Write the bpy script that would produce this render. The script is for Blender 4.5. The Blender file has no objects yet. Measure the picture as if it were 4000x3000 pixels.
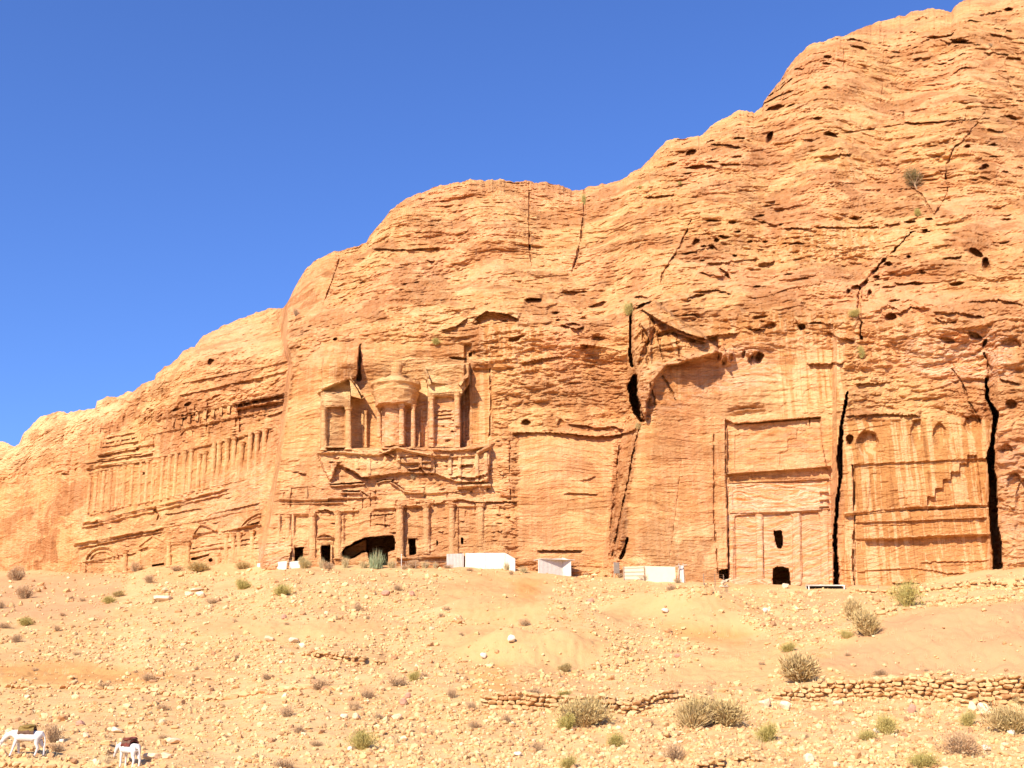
import bpy, math, random
import numpy as np
random.seed(7)
rng = np.random.default_rng(7)
C = bpy.context.scene.collection
SC = bpy.context.scene

# ---------------------------------------------------------------- camera, sky, sun, exposure
F = 4500.0                      # focal length in photo pixels (photo 4000 x 3000)
PITCH = math.atan(1250.0 / F)   # camera tilted up; the true horizon lies low in the picture
CZ = 6.0                        # eye height above the zero level of the valley
cp, sp = math.cos(PITCH), math.sin(PITCH)
cam_d = bpy.data.cameras.new('camera')
cam_d.sensor_width = 36.0
cam_d.lens = 36.0 * F / 4000.0
cam_d.clip_end = 3000.0
cam = bpy.data.objects.new('camera', cam_d)
C.objects.link(cam)
cam.location = (0, 0, CZ)
cam.rotation_euler = (math.pi / 2 + PITCH, 0, 0)
SC.camera = cam
SUN_EL = math.radians(37)
SUN_DIR = np.array([0.48, 0.88, 0.0]); SUN_DIR /= np.linalg.norm(SUN_DIR)   # way the light travels over the ground
world = bpy.data.worlds.new('World')
SC.world = world
world.use_nodes = True
wn = world.node_tree
for n in list(wn.nodes): wn.nodes.remove(n)
wo = wn.nodes.new('ShaderNodeOutputWorld'); wb = wn.nodes.new('ShaderNodeBackground')
sky = wn.nodes.new('ShaderNodeTexSky')
sky.sky_type = 'NISHITA'; sky.sun_disc = False
sky.sun_elevation = SUN_EL
sky.sun_rotation = math.atan2(-SUN_DIR[0], -SUN_DIR[1])
sky.air_density = 1.35; sky.dust_density = 1.6; sky.ozone_density = 4.5; sky.altitude = 900
wb.inputs['Strength'].default_value = 0.088
tintn = wn.nodes.new('ShaderNodeMix'); tintn.data_type = 'RGBA'; tintn.blend_type = 'MULTIPLY'
tintn.inputs[0].default_value = 1.0; tintn.inputs[7].default_value = (.58, .775, 1.29, 1)      # the camera's white balance
wn.links.new(sky.outputs[0], tintn.inputs[6]); wn.links.new(tintn.outputs[2], wb.inputs[0]); wn.links.new(wb.outputs[0], wo.inputs[0])
sun_d = bpy.data.lights.new('sun', 'SUN')
sun_d.energy = 4.4; sun_d.angle = math.radians(0.5); sun_d.color = (1.0, 0.90, 0.76)
sun = bpy.data.objects.new('sun', sun_d); C.objects.link(sun)
from mathutils import Vector, Matrix
_v = Vector((SUN_DIR[0] * math.cos(SUN_EL), SUN_DIR[1] * math.cos(SUN_EL), -math.sin(SUN_EL)))
sun.rotation_euler = _v.to_track_quat('-Z', 'Y').to_euler()
sun.location = (-60, -80, 90)
SC.view_settings.view_transform = 'Standard'; SC.view_settings.look = 'None'
SC.view_settings.gamma = 1.0; SC.view_settings.use_curve_mapping = False
SC.view_settings.exposure = 0.84
SC.cycles.max_bounces = 4; SC.cycles.diffuse_bounces = 3

# ---------------------------------------------------------------- numeric helpers
_G = np.random.default_rng(3).normal(size=(256, 3)).astype(np.float32)
_G /= np.linalg.norm(_G, axis=1, keepdims=True)
def pn(x, y, z, seed=0):
    """gradient noise, about -0.7..0.7"""
    x = np.asarray(x, np.float32); y = np.asarray(y, np.float32) + np.zeros_like(x); z = np.asarray(z, np.float32) + np.zeros_like(x)
    xf = np.floor(x); yf = np.floor(y); zf = np.floor(z)
    xi = xf.astype(np.int32); yi = yf.astype(np.int32); zi = zf.astype(np.int32)
    x = x - xf; y = y - yf; z = z - zf
    u = x*x*x*(x*(x*6-15)+10); v = y*y*y*(y*(y*6-15)+10); w = z*z*z*(z*(z*6-15)+10)
    r = 0
    for a in (0, 1):
        for b in (0, 1):
            for c in (0, 1):
                h = (xi+a)*np.int32(73856093) ^ (yi+b)*np.int32(19349663) ^ (zi+c)*np.int32(83492791) ^ np.int32(seed*7919+17)
                h = (h ^ (h >> 13)) * np.int32(1274126177)
                g = _G[(h >> 16) & 255]
                d = g[..., 0]*(x-a) + g[..., 1]*(y-b) + g[..., 2]*(z-c)
                r = r + d*(u if a else 1-u)*(v if b else 1-v)*(w if c else 1-w)
    return r
def fbm(x, y, z, o=4, seed=0, gain=.5):
    r = 0; a = 1.0; s = 1.0
    for i in range(o):
        r = r + a*pn(x*s, y*s, z*s, seed+i*11); a *= gain; s *= 2.03
    return r
def sstep(a, b, x):
    t = np.clip((x-a)/(b-a), 0, 1); return t*t*(3-2*t)
def rays(px, py):
    a = (px-2000.0)/F; b = (1500.0-py)/F
    dy = cp - b*sp; dz = sp + b*cp
    return a/dy, dz/dy                      # X/Y and (Z-CZ)/Y
def P3(px, py, Y):
    s, q = rays(px, py); return np.array([s*Y, Y, CZ+q*Y])
def project(X, Y, Z):
    z = Z-CZ; d = Y*cp+z*sp
    return 2000+F*X/d, 1500-F*(-Y*sp+z*cp)/d
def poly_sd(px, py, pts):
    """signed distance to a polygon in photo pixels, negative inside"""
    d = np.full(px.shape, 1e9, np.float32); ins = np.zeros(px.shape, bool)
    n = len(pts)
    for i in range(n):
        x0, y0 = pts[i]; x1, y1 = pts[(i+1) % n]
        ex, ey = x1-x0, y1-y0; L = ex*ex+ey*ey+1e-9
        t = np.clip(((px-x0)*ex+(py-y0)*ey)/L, 0, 1)
        d = np.minimum(d, (px-x0-t*ex)**2+(py-y0-t*ey)**2)
        if y0 != y1:
            c = ((y0 <= py) != (y1 <= py)) & (px < x0+(py-y0)*ex/ey)
            ins ^= c
    d = np.sqrt(d)
    return np.where(ins, -d, d)
def line_d(px, py, pts):
    """distance to a polyline, its side (above negative) and the interpolated third value of each point"""
    bd = np.full(px.shape, 1e9, np.float32); side = np.zeros(px.shape, np.float32); w = np.zeros(px.shape, np.float32); al = np.zeros(px.shape, np.float32)
    acc = 0.0
    for i in range(len(pts)-1):
        x0, y0 = pts[i][:2]; x1, y1 = pts[i+1][:2]
        w0 = pts[i][2] if len(pts[i]) > 2 else 1.0; w1 = pts[i+1][2] if len(pts[i+1]) > 2 else 1.0
        ex, ey = x1-x0, y1-y0; L = ex*ex+ey*ey+1e-9
        tr = ((px-x0)*ex+(py-y0)*ey)/L; t = np.clip(tr, 0, 1)
        dd = (px-x0-t*ex)**2+(py-y0-t*ey)**2
        m = dd < bd
        bd = np.where(m, dd, bd); side = np.where(m, np.sign((py-y0)*ex-(px-x0)*ey), side)
        w = np.where(m, w0+(w1-w0)*t, w); al = np.where(m, acc+t*math.sqrt(L), al)
        acc += math.sqrt(L)
    return np.sqrt(bd), side, w, al, acc

# ---------------------------------------------------------------- object helpers
def tag(o, label=None, cat=None, group=None, kind=None):
    if label: o['label'] = label
    if cat: o['category'] = cat
    if group: o['group'] = group
    if kind: o['kind'] = kind
    return o
def empty(name, loc, label=None, cat=None, group=None):
    o = bpy.data.objects.new(name, None); C.objects.link(o)
    o.empty_display_size = .3; o.location = tuple(float(v) for v in loc)
    return tag(o, label, cat, group)
def np_mesh(name, co, faces, mat=None, smooth=False, zones=None, attr='zones'):
    """faces: (n,3)/(n,4) int array or list of such arrays"""
    me = bpy.data.meshes.new(name)
    if not isinstance(faces, list): faces = [faces]
    faces = [np.asarray(f, np.int32) for f in faces if len(f)]
    co = np.asarray(co, np.float32)
    me.vertices.add(len(co)); me.vertices.foreach_set('co', co.ravel())
    tot = np.concatenate([np.full(len(f), f.shape[1], np.int32) for f in faces])
    idx = np.concatenate([f.ravel() for f in faces])
    me.loops.add(len(idx)); me.loops.foreach_set('vertex_index', idx)
    me.polygons.add(len(tot))
    st = np.zeros(len(tot), np.int32); st[1:] = np.cumsum(tot)[:-1]
    me.polygons.foreach_set('loop_start', st); me.polygons.foreach_set('loop_total', tot)
    me.polygons.foreach_set('use_smooth', np.full(len(tot), smooth, bool))
    if zones is not None:
        a = me.attributes.new(attr, 'FLOAT_COLOR', 'POINT')
        a.data.foreach_set('color', np.asarray(zones, np.float32).ravel())
    if mat: me.materials.append(mat)
    me.update(calc_edges=True)
    return me
def outward(me):
    import bmesh
    bm = bmesh.new(); bm.from_mesh(me); bmesh.ops.recalc_face_normals(bm, faces=bm.faces); bm.to_mesh(me); bm.free()
    return me
def link(name, me, parent=None, loc=None, rel=None):
    o = bpy.data.objects.new(name, me); C.objects.link(o)
    if parent is not None: o.parent = parent
    if loc is not None: o.location = tuple(float(v) for v in loc)
    return o

# ---------------------------------------------------------------- materials
def nodes(m):
    m.use_nodes = True; nt = m.node_tree
    b = nt.nodes['Principled BSDF']; b.inputs['Roughness'].default_value = .95
    b.inputs['Specular IOR Level'].default_value = .08
    return nt, b
class N:
    """tiny node-graph writer"""
    def __init__(s, nt): s.nt = nt; s.L = nt.links
    def new(s, t, **k):
        n = s.nt.nodes.new(t)
        for a, v in k.items(): setattr(n, a, v)
        return n
    def put(s, sock, v):
        if isinstance(v, (int, float, tuple)): sock.default_value = v
        else: s.L.new(v, sock)
    def math(s, op, a, b=0.0, c=None, clamp=False):
        n = s.new('ShaderNodeMath', operation=op); n.use_clamp = clamp
        s.put(n.inputs[0], a); s.put(n.inputs[1], b)
        if c is not None: s.put(n.inputs[2], c)
        return n.outputs[0]
    def noise(s, vec, scale, detail=3, rough=.55, dist=0.0):
        n = s.new('ShaderNodeTexNoise'); s.L.new(vec, n.inputs['Vector'])
        n.inputs['Scale'].default_value = scale; n.inputs['Detail'].default_value = detail
        n.inputs['Roughness'].default_value = rough; n.inputs['Distortion'].default_value = dist
        return n.outputs['Fac']
    def ramp(s, fac, stops, interp='LINEAR'):
        n = s.new('ShaderNodeValToRGB'); s.L.new(fac, n.inputs[0]); cr = n.color_ramp; cr.interpolation = interp
        while len(cr.elements) < len(stops): cr.elements.new(.5)
        for e, (p, c) in zip(cr.elements, stops):
            e.position = p; e.color = (c, c, c, 1) if isinstance(c, (int, float)) else (*c, 1)
        return n.outputs[0]
    def mix(s, fac, a, b, mode='MIX'):
        n = s.new('ShaderNodeMix', data_type='RGBA', blend_type=mode)
        s.put(n.inputs[0], fac); s.put(n.inputs[6], (*a, 1) if isinstance(a, tuple) else a); s.put(n.inputs[7], (*b, 1) if isinstance(b, tuple) else b)
        return n.outputs[2]
    def comb(s, x, y, z):
        n = s.new('ShaderNodeCombineXYZ'); s.put(n.inputs[0], x); s.put(n.inputs[1], y); s.put(n.inputs[2], z); return n.outputs[0]
    def sepxyz(s, v):
        n = s.new('ShaderNodeSeparateXYZ'); s.L.new(v, n.inputs[0]); return n.outputs
def rock_material():
    m = bpy.data.materials.new('banded_sandstone'); nt, b = nodes(m); g = N(nt)
    pos = g.new('ShaderNodeNewGeometry').outputs['Position']
    x, y, z = g.sepxyz(pos)
    at = g.new('ShaderNodeAttribute', attribute_name='zones')
    sc = g.new('ShaderNodeSeparateColor'); g.L.new(at.outputs['Color'], sc.inputs[0])
    streak, varn, swirl = sc.outputs; pale = at.outputs['Alpha']
    w1 = g.noise(pos, .045, 2); w2 = g.noise(pos, .35, 3)
    zz = g.math('ADD', g.math('MULTIPLY_ADD', w1, 9.0, z), g.math('MULTIPLY', w2, 1.3))
    # broad beds
    bv = g.comb(g.math('MULTIPLY', x, .05), g.math('MULTIPLY', y, .05), g.math('MULTIPLY', zz, .33))
    broad = g.noise(bv, 1.0, 4, .6, .3)
    fv = g.comb(g.math('MULTIPLY', x, .22), g.math('MULTIPLY', y, .22), g.math('MULTIPLY', zz, 1.5))
    fine = g.noise(fv, 1.0, 4, .6, .9)
    tone = g.math('ADD', g.math('MULTIPLY', broad, .5), g.math('MULTIPLY', fine, .5))
    base = g.ramp(tone, [(.32, (.34, .15, .06)), (.41, (.50, .255, .11)), (.455, (.66, .40, .21)), (.485, (.56, .30, .14)), (.52, (.70, .46, .25)), (.55, (.62, .37, .19)), (.60, (.76, .55, .33)), (.65, (.68, .44, .28)), (.72, (.80, .63, .42))])
    seams = g.noise(fv, 2.0, 3, .6, .8)
    base = g.mix(g.math('MULTIPLY', g.ramp(seams, [(.33, 1.0), (.43, 0.0)]), .62), base, (.36, .15, .06))
    base = g.mix(g.math('MULTIPLY', g.ramp(seams, [(.57, 0.0), (.66, 1.0)]), .55), base, (.84, .67, .43))
    pk = g.noise(pos, .085, 4, .6)
    base = g.mix(g.math('MULTIPLY', g.ramp(pk, [(.47, 0.0), (.60, 1.0)]), .5), base, (.75, .41, .27))
    base = g.mix(g.math('MULTIPLY', g.ramp(pk, [(.36, 1.0), (.47, 0.0)]), .35), base, (.80, .60, .33))
    sp = g.noise(pos, 1.5, 5, .7)
    base = g.mix(g.ramp(sp, [(.45, 0.0), (.7, .5)]), base, (.70, .43, .21))
    base = g.mix(g.math('MULTIPLY', g.ramp(sp, [(.26, 1.0), (.42, 0.0)]), .55), base, (.40, .17, .07))
    # pale young faces
    base = g.mix(g.math('MULTIPLY', pale, g.ramp(broad, [(.3, .45), (.6, .9)])), base, (.80, .66, .42))
    # scoured brown skin in patches
    pt = g.noise(g.comb(g.math('MULTIPLY', x, .11), g.math('MULTIPLY', y, .11), g.math('MULTIPLY', zz, .24)), 1.0, 7, .66, .5)
    pm = g.math('MULTIPLY', g.ramp(pt, [(.49, 0.0), (.545, 1.0)]), g.math('MULTIPLY_ADD', varn, .85, .22), clamp=True)
    pm = g.math('ADD', pm, g.math('MULTIPLY', g.math('SUBTRACT', varn, .88, clamp=True), 4.5), clamp=True)
    vc = g.ramp(g.noise(pos, .5, 4, .7), [(.35, (.27, .13, .065)), (.5, (.38, .18, .085)), (.65, (.45, .24, .13))])
    base = g.mix(g.math('MULTIPLY', pm, .92), base, vc)
    # contorted red, white and yellow bands of freshly cut stone
    sv = g.comb(g.math('MULTIPLY', x, .16), g.math('MULTIPLY', y, .16), g.math('MULTIPLY', zz, 1.25))
    sw = g.noise(sv, .75, 4, .6, 1.8)
    sc2 = g.ramp(sw, [(.35, (.80, .54, .30)), (.40, (.52, .17, .07)), (.45, (.80, .58, .42)), (.50, (.86, .74, .64)), (.54, (.60, .30, .20)), (.58, (.80, .56, .36)), (.64, (.56, .20, .07))])
    base = g.mix(g.math('MULTIPLY', swirl, .85, clamp=True), base, sc2)
    # run-off streaks
    kv = g.comb(g.math('MULTIPLY', x, 1.35), g.math('MULTIPLY', y, .8), g.math('MULTIPLY', z, .035))
    k = g.noise(kv, 1.0, 4, .62)
    kc = g.ramp(k, [(.34, (.34, .15, .045)), (.42, (.58, .31, .12)), (.49, (.50, .25, .09)), (.53, (.74, .48, .26)), (.60, (.80, .58, .37)), (.68, (.62, .36, .15))])
    base = g.mix(g.math('MULTIPLY_ADD', streak, .60, .17, clamp=True), base, kc)
    base = g.mix(1.0, base, (1.08, .91, .695), 'MULTIPLY')
    g.L.new(base, b.inputs['Base Color'])
    # relief below the mesh resolution
    b1 = g.noise(fv, 2.6, 5, .7, .4); b2 = g.noise(pos, 3.2, 6, .72)
    bm = g.new('ShaderNodeBump'); bm.inputs['Strength'].default_value = 1.0; bm.inputs['Distance'].default_value = .34
    g.L.new(g.math('ADD', g.math('MULTIPLY', b1, .9), b2), bm.inputs['Height'])
    g.L.new(bm.outputs[0], b.inputs['Normal'])
    return m
def ground_material():
    m = bpy.data.materials.new('dry_soil'); nt, b = nodes(m); g = N(nt)
    pos = g.new('ShaderNodeNewGeometry').outputs['Position']
    at = g.new('ShaderNodeAttribute', attribute_name='zones')
    sc = g.new('ShaderNodeSeparateColor'); g.L.new(at.outputs['Color'], sc.inputs[0])
    bare, warm, pink = sc.outputs
    n1 = g.noise(pos, .12, 5, .6); n2 = g.noise(pos, 2.2, 6, .7); n3 = g.noise(pos, 9.0, 3, .6)
    base = g.ramp(n1, [(.35, (.64, .40, .21)), (.5, (.70, .475, .275)), (.65, (.76, .56, .35))])
    base = g.mix(g.ramp(n2, [(.40, 0.0), (.62, .75)]), base, (.74, .57, .37))
    base = g.mix(g.math('MULTIPLY', g.ramp(n2, [(.28, 1.0), (.42, 0.0)]), .6), base, (.46, .24, .11))
    base = g.mix(g.math('MULTIPLY', bare, .6), base, (.68, .445, .25))
    base = g.mix(g.math('MULTIPLY', warm, .7), base, (.66, .37, .15))
    base = g.mix(g.math('MULTIPLY', pink, .6), base, (.60, .38, .26))
    base = g.mix(1.0, base, (.81, .685, .49), 'MULTIPLY')
    g.L.new(base, b.inputs['Base Color'])
    bm = g.new('ShaderNodeBump'); bm.inputs['Strength'].default_value = .8; bm.inputs['Distance'].default_value = .07
    g.L.new(g.math('ADD', n2, g.math('MULTIPLY', n3, .7)), bm.inputs['Height']); g.L.new(bm.outputs[0], b.inputs['Normal'])
    return m
def simple_material(name, col, rough=.9, vary=.25, scale=6.0, metal=0.0, random_tint=False, attr=None, bump=0.0):
    m = bpy.data.materials.new(name); nt, b = nodes(m); g = N(nt); b.inputs['Roughness'].default_value = rough
    b.inputs['Metallic'].default_value = metal
    tc = g.new('ShaderNodeNewGeometry').outputs['Position']
    n = g.noise(tc, scale, 4, .65)
    lo = tuple(c*(1-vary) for c in col); hi = tuple(min(.9, c*(1+vary)) for c in col)
    c = g.ramp(n, [(.3, lo), (.7, hi)])
    if random_tint:
        r = g.new('ShaderNodeObjectInfo').outputs['Random']
        t = g.ramp(r, [(0, (.60, .34, .19)), (.12, (.66, .42, .24)), (.35, (.72, .51, .31)), (.6, (.76, .57, .36)), (.85, (.71, .46, .25)), (1, (.78, .63, .44))])
        c = g.mix(.8, c, t)
        c = g.mix(g.math('MULTIPLY', g.ramp(n, [(.35, 1.0), (.55, 0.0)]), .35), c, (.50, .28, .14))
    if random_tint: c = g.mix(1.0, c, (.86, .765, .575), 'MULTIPLY')
    if attr:
        a = g.new('ShaderNodeAttribute', attribute_name=attr)
        c = g.mix(1.0, c, a.outputs['Color'], 'MULTIPLY')
    g.L.new(c, b.inputs['Base Color'])
    if bump:
        bm = g.new('ShaderNodeBump'); bm.inputs['Strength'].default_value = bump; bm.inputs['Distance'].default_value = .03
        g.L.new(n, bm.inputs['Height']); g.L.new(bm.outputs[0], b.inputs['Normal'])
    return m
M_ROCK = rock_material()
M_SOIL = ground_material()
M_STONE = simple_material('field_stone', (.70, .48, .29), random_tint=True, bump=.6)
M_RUBBLE = simple_material('rubble_stone', (.88, .77, .59), vary=.12, attr='tint', bump=.6)
# ---------------------------------------------------------------- the cliff: outline, foot and broad form
SKY_PTS = [(-900,2080),(-400,1905),(0,1723),(30,1730),(55,1742),(75,1731),(90,1696),(124,1666),(154,1629),(184,1614),(214,1612),(249,1617),(264,1619),(278,1606),(308,1599),(328,1604),(373,1597),(378,1566),(418,1547),(428,1552),(462,1549),(497,1526),(517,1525),(552,1500),(604,1487),(609,1462),(646,1428),(696,1398),(716,1373),(746,1359),(761,1357),(768,1343),(791,1313),(845,1286),(910,1256),(970,1236),(1004,1214),(1044,1206),(1100,1206),(1108,1200),(1130,1170),(1171,1088),(1203,1039),(1244,1007),(1301,981),(1350,974),(1431,950),(1448,917),(1480,877),(1529,816),(1610,763),(1684,738),(1773,714),(1895,700),(1960,699),(2017,707),(2090,710),(2164,718),(2245,742),(2280,742),(2294,730),(2343,722),(2416,706),(2489,665),(2546,616),(2600,551),(2638,538),(2733,535),(2771,500),(2809,468),(2850,453),(2872,434),(2916,430),(2945,440),(2978,414),(2985,392),(3018,354),(3049,316),(3068,278),(3094,240),(3125,209),(3170,174),(3233,152),(3296,142),(3340,120),(3410,92),(3486,70),(3568,46),(3638,37),(3714,44),(3726,25),(3758,6),(3800,-15),(4000,-90),(4400,-220),(4900,-300)]
FOOT_PTS = [(-900,2300),(0,2232),(130,2235),(300,2238),(500,2235),(600,2215),(800,2208),(1000,2210),(1200,2207),(1500,2215),(1750,2217),(2000,2222),(2200,2240),(2400,2255),(2700,2276),(2850,2291),(3000,2292),(3200,2296),(3350,2296),(3500,2290),(3700,2268),(3850,2243),(4000,2232),(4900,2200)]
WALL_PTS = [(-900,2060),(0,1880),(300,1760),(600,1520),(900,1400),(1100,1330),(1250,1300),(1500,1250),(1850,1230),(1950,1290),(2100,1340),(2420,1330),(2520,1250),(2700,1210),(3000,1215),(3300,1250),(3700,1230),(4000,1210),(4900,1150)]
def ip(pts, x): return np.interp(x, [p[0] for p in pts], [p[1] for p in pts])
def yfoot(px, py):
    """distance of the cliff foot; two slanting corners in the wall are followed by shifting the lookup"""
    sA = np.interp(py, [1200, 1424, 1827, 2200], [60, 124, 65, 0]); sB = np.interp(py, [1500, 1640, 2170, 2300], [70, 60, -30, -40])
    wA = np.exp(-((px-1070)/260.0)**2); wB = np.exp(-((px-2450)/170.0)**2)
    q = px - sA*wA - sB*wB
    soft = np.clip((1424-py)/250.0, 0, 1)
    k = [(-900,262),(0,212),(300,193),(1008,153),(1026,139),(1250,136),(2030,132),(2380,131),(2440,126.5),(2520,125.5),(2830,126),(3250,124),(3270,122),(3850,121),(3900,118),(4000,118),(4900,112)]
    k2 = [(-900,262),(0,212),(300,193),(800,162),(1250,140),(2030,132),(2520,126),(4900,112)]
    return ip(k, q)*(1-soft) + sum(ip(k2, px+o) for o in (-360, -240, -120, 0, 120, 240, 360))/7*soft

NX, NR = 1080, 560
pxs = np.concatenate([np.linspace(-820, -60, 30, endpoint=False), np.linspace(-60, 4060, NX), np.linspace(4060, 4820, 31)[1:]])
nC = len(pxs)
foot = ip(FOOT_PTS, pxs) + 70
jag = fbm(pxs/55.0, 0*pxs, 0*pxs+3.3, 5, 5)*13 + fbm(pxs/9.0, 0*pxs, 0*pxs+9.3, 3, 8)*4
ys = ip(SKY_PTS, pxs) + jag*np.clip(1.0, 0, 1)
_w = np.exp(-np.linspace(-2, 2, 41)**2); _w /= _w.sum()
yss = np.convolve(np.pad(ys, 20, mode='edge'), _w, mode='valid')
tt = np.linspace(0, 1, NR)[:, None]
PX = np.broadcast_to(pxs[None, :], (NR, nC)).astype(np.float64).copy()
PY = foot[None, :]*(1-tt) + yss[None, :]*tt + (ys-yss)[None, :]*sstep(.93, 1, tt)
S, Q = rays(PX, PY)
wtop = ip(WALL_PTS, pxs)[None, :] + 0*PY
nz = fbm(PX/420.0, PY/170.0, 0*PX+1.7, 4, 21)
nz2 = fbm(PX/260.0, PY/60.0, 0*PX+4.7, 3, 29)
Tw = 11.0
Tu = np.clip(1.55 + .5*nz + .9*nz2, .98, 3.5)
# how steep the face is, row by row
kk = sstep(-50, 60, PY - wtop)
T = Tu*(1-kk) + Tw*kk
midm = sstep(0, 30, 1690-PY)*sstep(1440, 1500, PY)*sstep(0, 160, PX-1960)*sstep(0, 30, 2452-PX)
T = T*(1-midm) + np.clip(5+4*nz2, 3, 9)*midm
_w = np.exp(-np.linspace(-2, 2, 41)**2); _w /= _w.sum()
yss = np.convolve(np.pad(ys, 20, mode='edge'), _w, mode='valid')
endr = sstep(-20, 130, PY-yss[None, :])            # rounding over towards the skyline
T = T*(.45+.55*endr)
T = np.maximum(T, Q+.30)
dQ = np.diff(Q, axis=0)
g = np.zeros_like(Q); g[1:] = np.cumsum(dQ/(T[1:]-Q[1:]), axis=0)
_k = np.exp(-np.linspace(-2, 2, 61)**2); _k /= _k.sum()
gp_ = np.pad(g, ((0, 0), (30, 30)), mode='edge'); g = sum(_k[o]*gp_[:, o:o+nC] for o in range(61))
Y0 = yfoot(PX, PY)
YB = Y0*np.exp(g)
# a farther pale ridge stands behind the left skyline
YB = YB*(1 + .16*sstep(1125, 1095, PX)*sstep(1420, 1230, PY))

D = np.zeros_like(YB)             # carved and weathered depth, metres, positive = into the rock
ROUGH = np.ones_like(YB); STREAK = np.zeros_like(YB); VARN = np.full_like(YB, .45); SWIRL = np.zeros_like(YB); PALE = np.zeros_like(YB); TAF = np.zeros_like(YB)
wob = fbm(PX/26.0, PY/26.0, 0*PX+2, 3, 77)*7
wob2 = fbm(PX/26.0, PY/26.0, 0*PX+8, 3, 78)*7
def box(x0, x1, y0, y1):
    c0 = max(0, np.searchsorted(pxs, x0)-1); c1 = min(nC, np.searchsorted(pxs, x1)+1)
    sub = PY[:, c0:c1]; rr = np.where(((sub >= y0) & (sub <= y1)).any(axis=1))[0]
    if len(rr) == 0 or c1 <= c0: return None
    return (slice(rr[0], rr[-1]+1), slice(c0, c1))
def pmask(pts, feather=3.0, wobble=0.0):
    xs = [p[0] for p in pts]; yy = [p[1] for p in pts]; e = feather*1.5+wobble*10+4
    s = box(min(xs)-e, max(xs)+e, min(yy)-e, max(yy)+e)
    if s is None: return None, None
    sd = poly_sd(PX[s]+wob[s]*wobble, PY[s]+wob2[s]*wobble, pts)
    return s, sstep(feather*.5, -feather*.5, sd)
def poly(pts, dY, feather=3.0, arr=None, wobble=0.0, mode='add'):
    s, m = pmask(pts, feather, wobble)
    if s is None: return
    a = D if arr is None else arr
    if mode == 'add': a[s] += m*dY
    else: a[s] = a[s]*(1-m)+dY*m
def rect(x0, y0, x1, y1, dY, feather=3.0, **k): poly([(x0, y0), (x1, y0), (x1, y1), (x0, y1)], dY, feather, **k)
def crack(pts, dY, wobble=.5, edge=2.5):
    """pts (x, y, half width px)"""
    mw = max(p[2] for p in pts)+edge+wobble*8+6
    s = box(min(p[0] for p in pts)-mw, max(p[0] for p in pts)+mw, min(p[1] for p in pts)-mw, max(p[1] for p in pts)+mw)
    if s is None: return
    d, side, w, al, L = line_d(PX[s]+wob[s]*wobble, PY[s]+wob2[s]*wobble, pts)
    if abs(dY) < 4:
        v = np.clip(.75+1.6*pn(al/38.0, al*0+pts[0][0], al*0, 5), .15, 1.2); w = w*v; dY = dY*np.clip(v, .2, 1)
    D[s] += dY*sstep(w+edge*.5, w-edge*.5, d)
def ledge(pts, out=.5, up=16.0, inn=.45, down=22.0, wobble=.35):
    """an overhanging lip: proud just above the line, cut back just below it"""
    r = max(up, down)+12
    s = box(min(p[0] for p in pts)-12, max(p[0] for p in pts)+12, min(p[1] for p in pts)-r, max(p[1] for p in pts)+r)
    if s is None: return
    d, side, w, al, L = line_d(PX[s]+wob[s]*wobble, PY[s]+wob2[s]*wobble, [(*p[:2], p[2] if len(p) > 2 else 1.0) for p in pts])
    endf = sstep(0, 14, al)*sstep(L, L-14, al)*w
    a = np.where(side < 0, -out*np.exp(-(d/up)**2), inn*np.exp(-(d/down)**1.5))
    D[s] += a*endf
def blob(x, y, rx, ry, dY, rot=0.0, wobble=.8):
    e = max(rx, ry)*1.6+14
    s = box(x-e, x+e, y-e, y+e)
    if s is None: return
    X_ = PX[s]-x+wob[s]*wobble*min(1, ry/9.0); Y_ = PY[s]-y+wob2[s]*wobble*min(1, ry/9.0)
    c, sn = math.cos(rot), math.sin(rot)
    a = (X_*c+Y_*sn)/rx; b = (-X_*sn+Y_*c)/ry
    rr = np.sqrt(a*a+b*b); topb = np.where(b < 0, sstep(1.08, .9, rr), sstep(1.25, .35, rr))   # crisp roof, sloping floor
    D[s] += dY*topb

# smooth dressed or scoured walls
for pts, v in [([(2025,1690),(2380,1705),(2400,1700),(2370,2200),(2020,2200)], .12), ([(2490,1660),(2835,1640),(2835,2270),(2420,2270)], .2),
               ([(1150,1430),(1255,1360),(1255,1720),(1240,2090),(1030,2120),(1090,1830)], .2), ([(1255,1340),(1840,1340),(1840,1760),(1255,1760)], .22),
               ([(1090,1760),(1930,1760),(1990,2210),(1030,2210)], .38), ([(1840,1430),(1925,1430),(1925,1740),(1840,1740)], .15),
               ([(2780,1620),(3290,1600),(3290,2300),(2780,2300)], .13), ([(3290,1640),(3860,1640),(3870,2300),(3290,2300)], .16),
               ([(330,1700),(1050,1560),(1080,1830),(1010,2210),(300,2230)], .48), ([(-100,1900),(330,1840),(320,2240),(-100,2250)], .45), ([(2560,1430),(3300,1330),(3300,1640),(2560,1640)], .3),
               ([(1110,1205),(1171,1088),(1244,1007),(1330,975),(1290,1120),(1260,1230),(1180,1240)], .25)]:
    s, m = pmask(pts, 26)
    ROUGH[s] = ROUGH[s]*(1-m)+v*m
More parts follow.
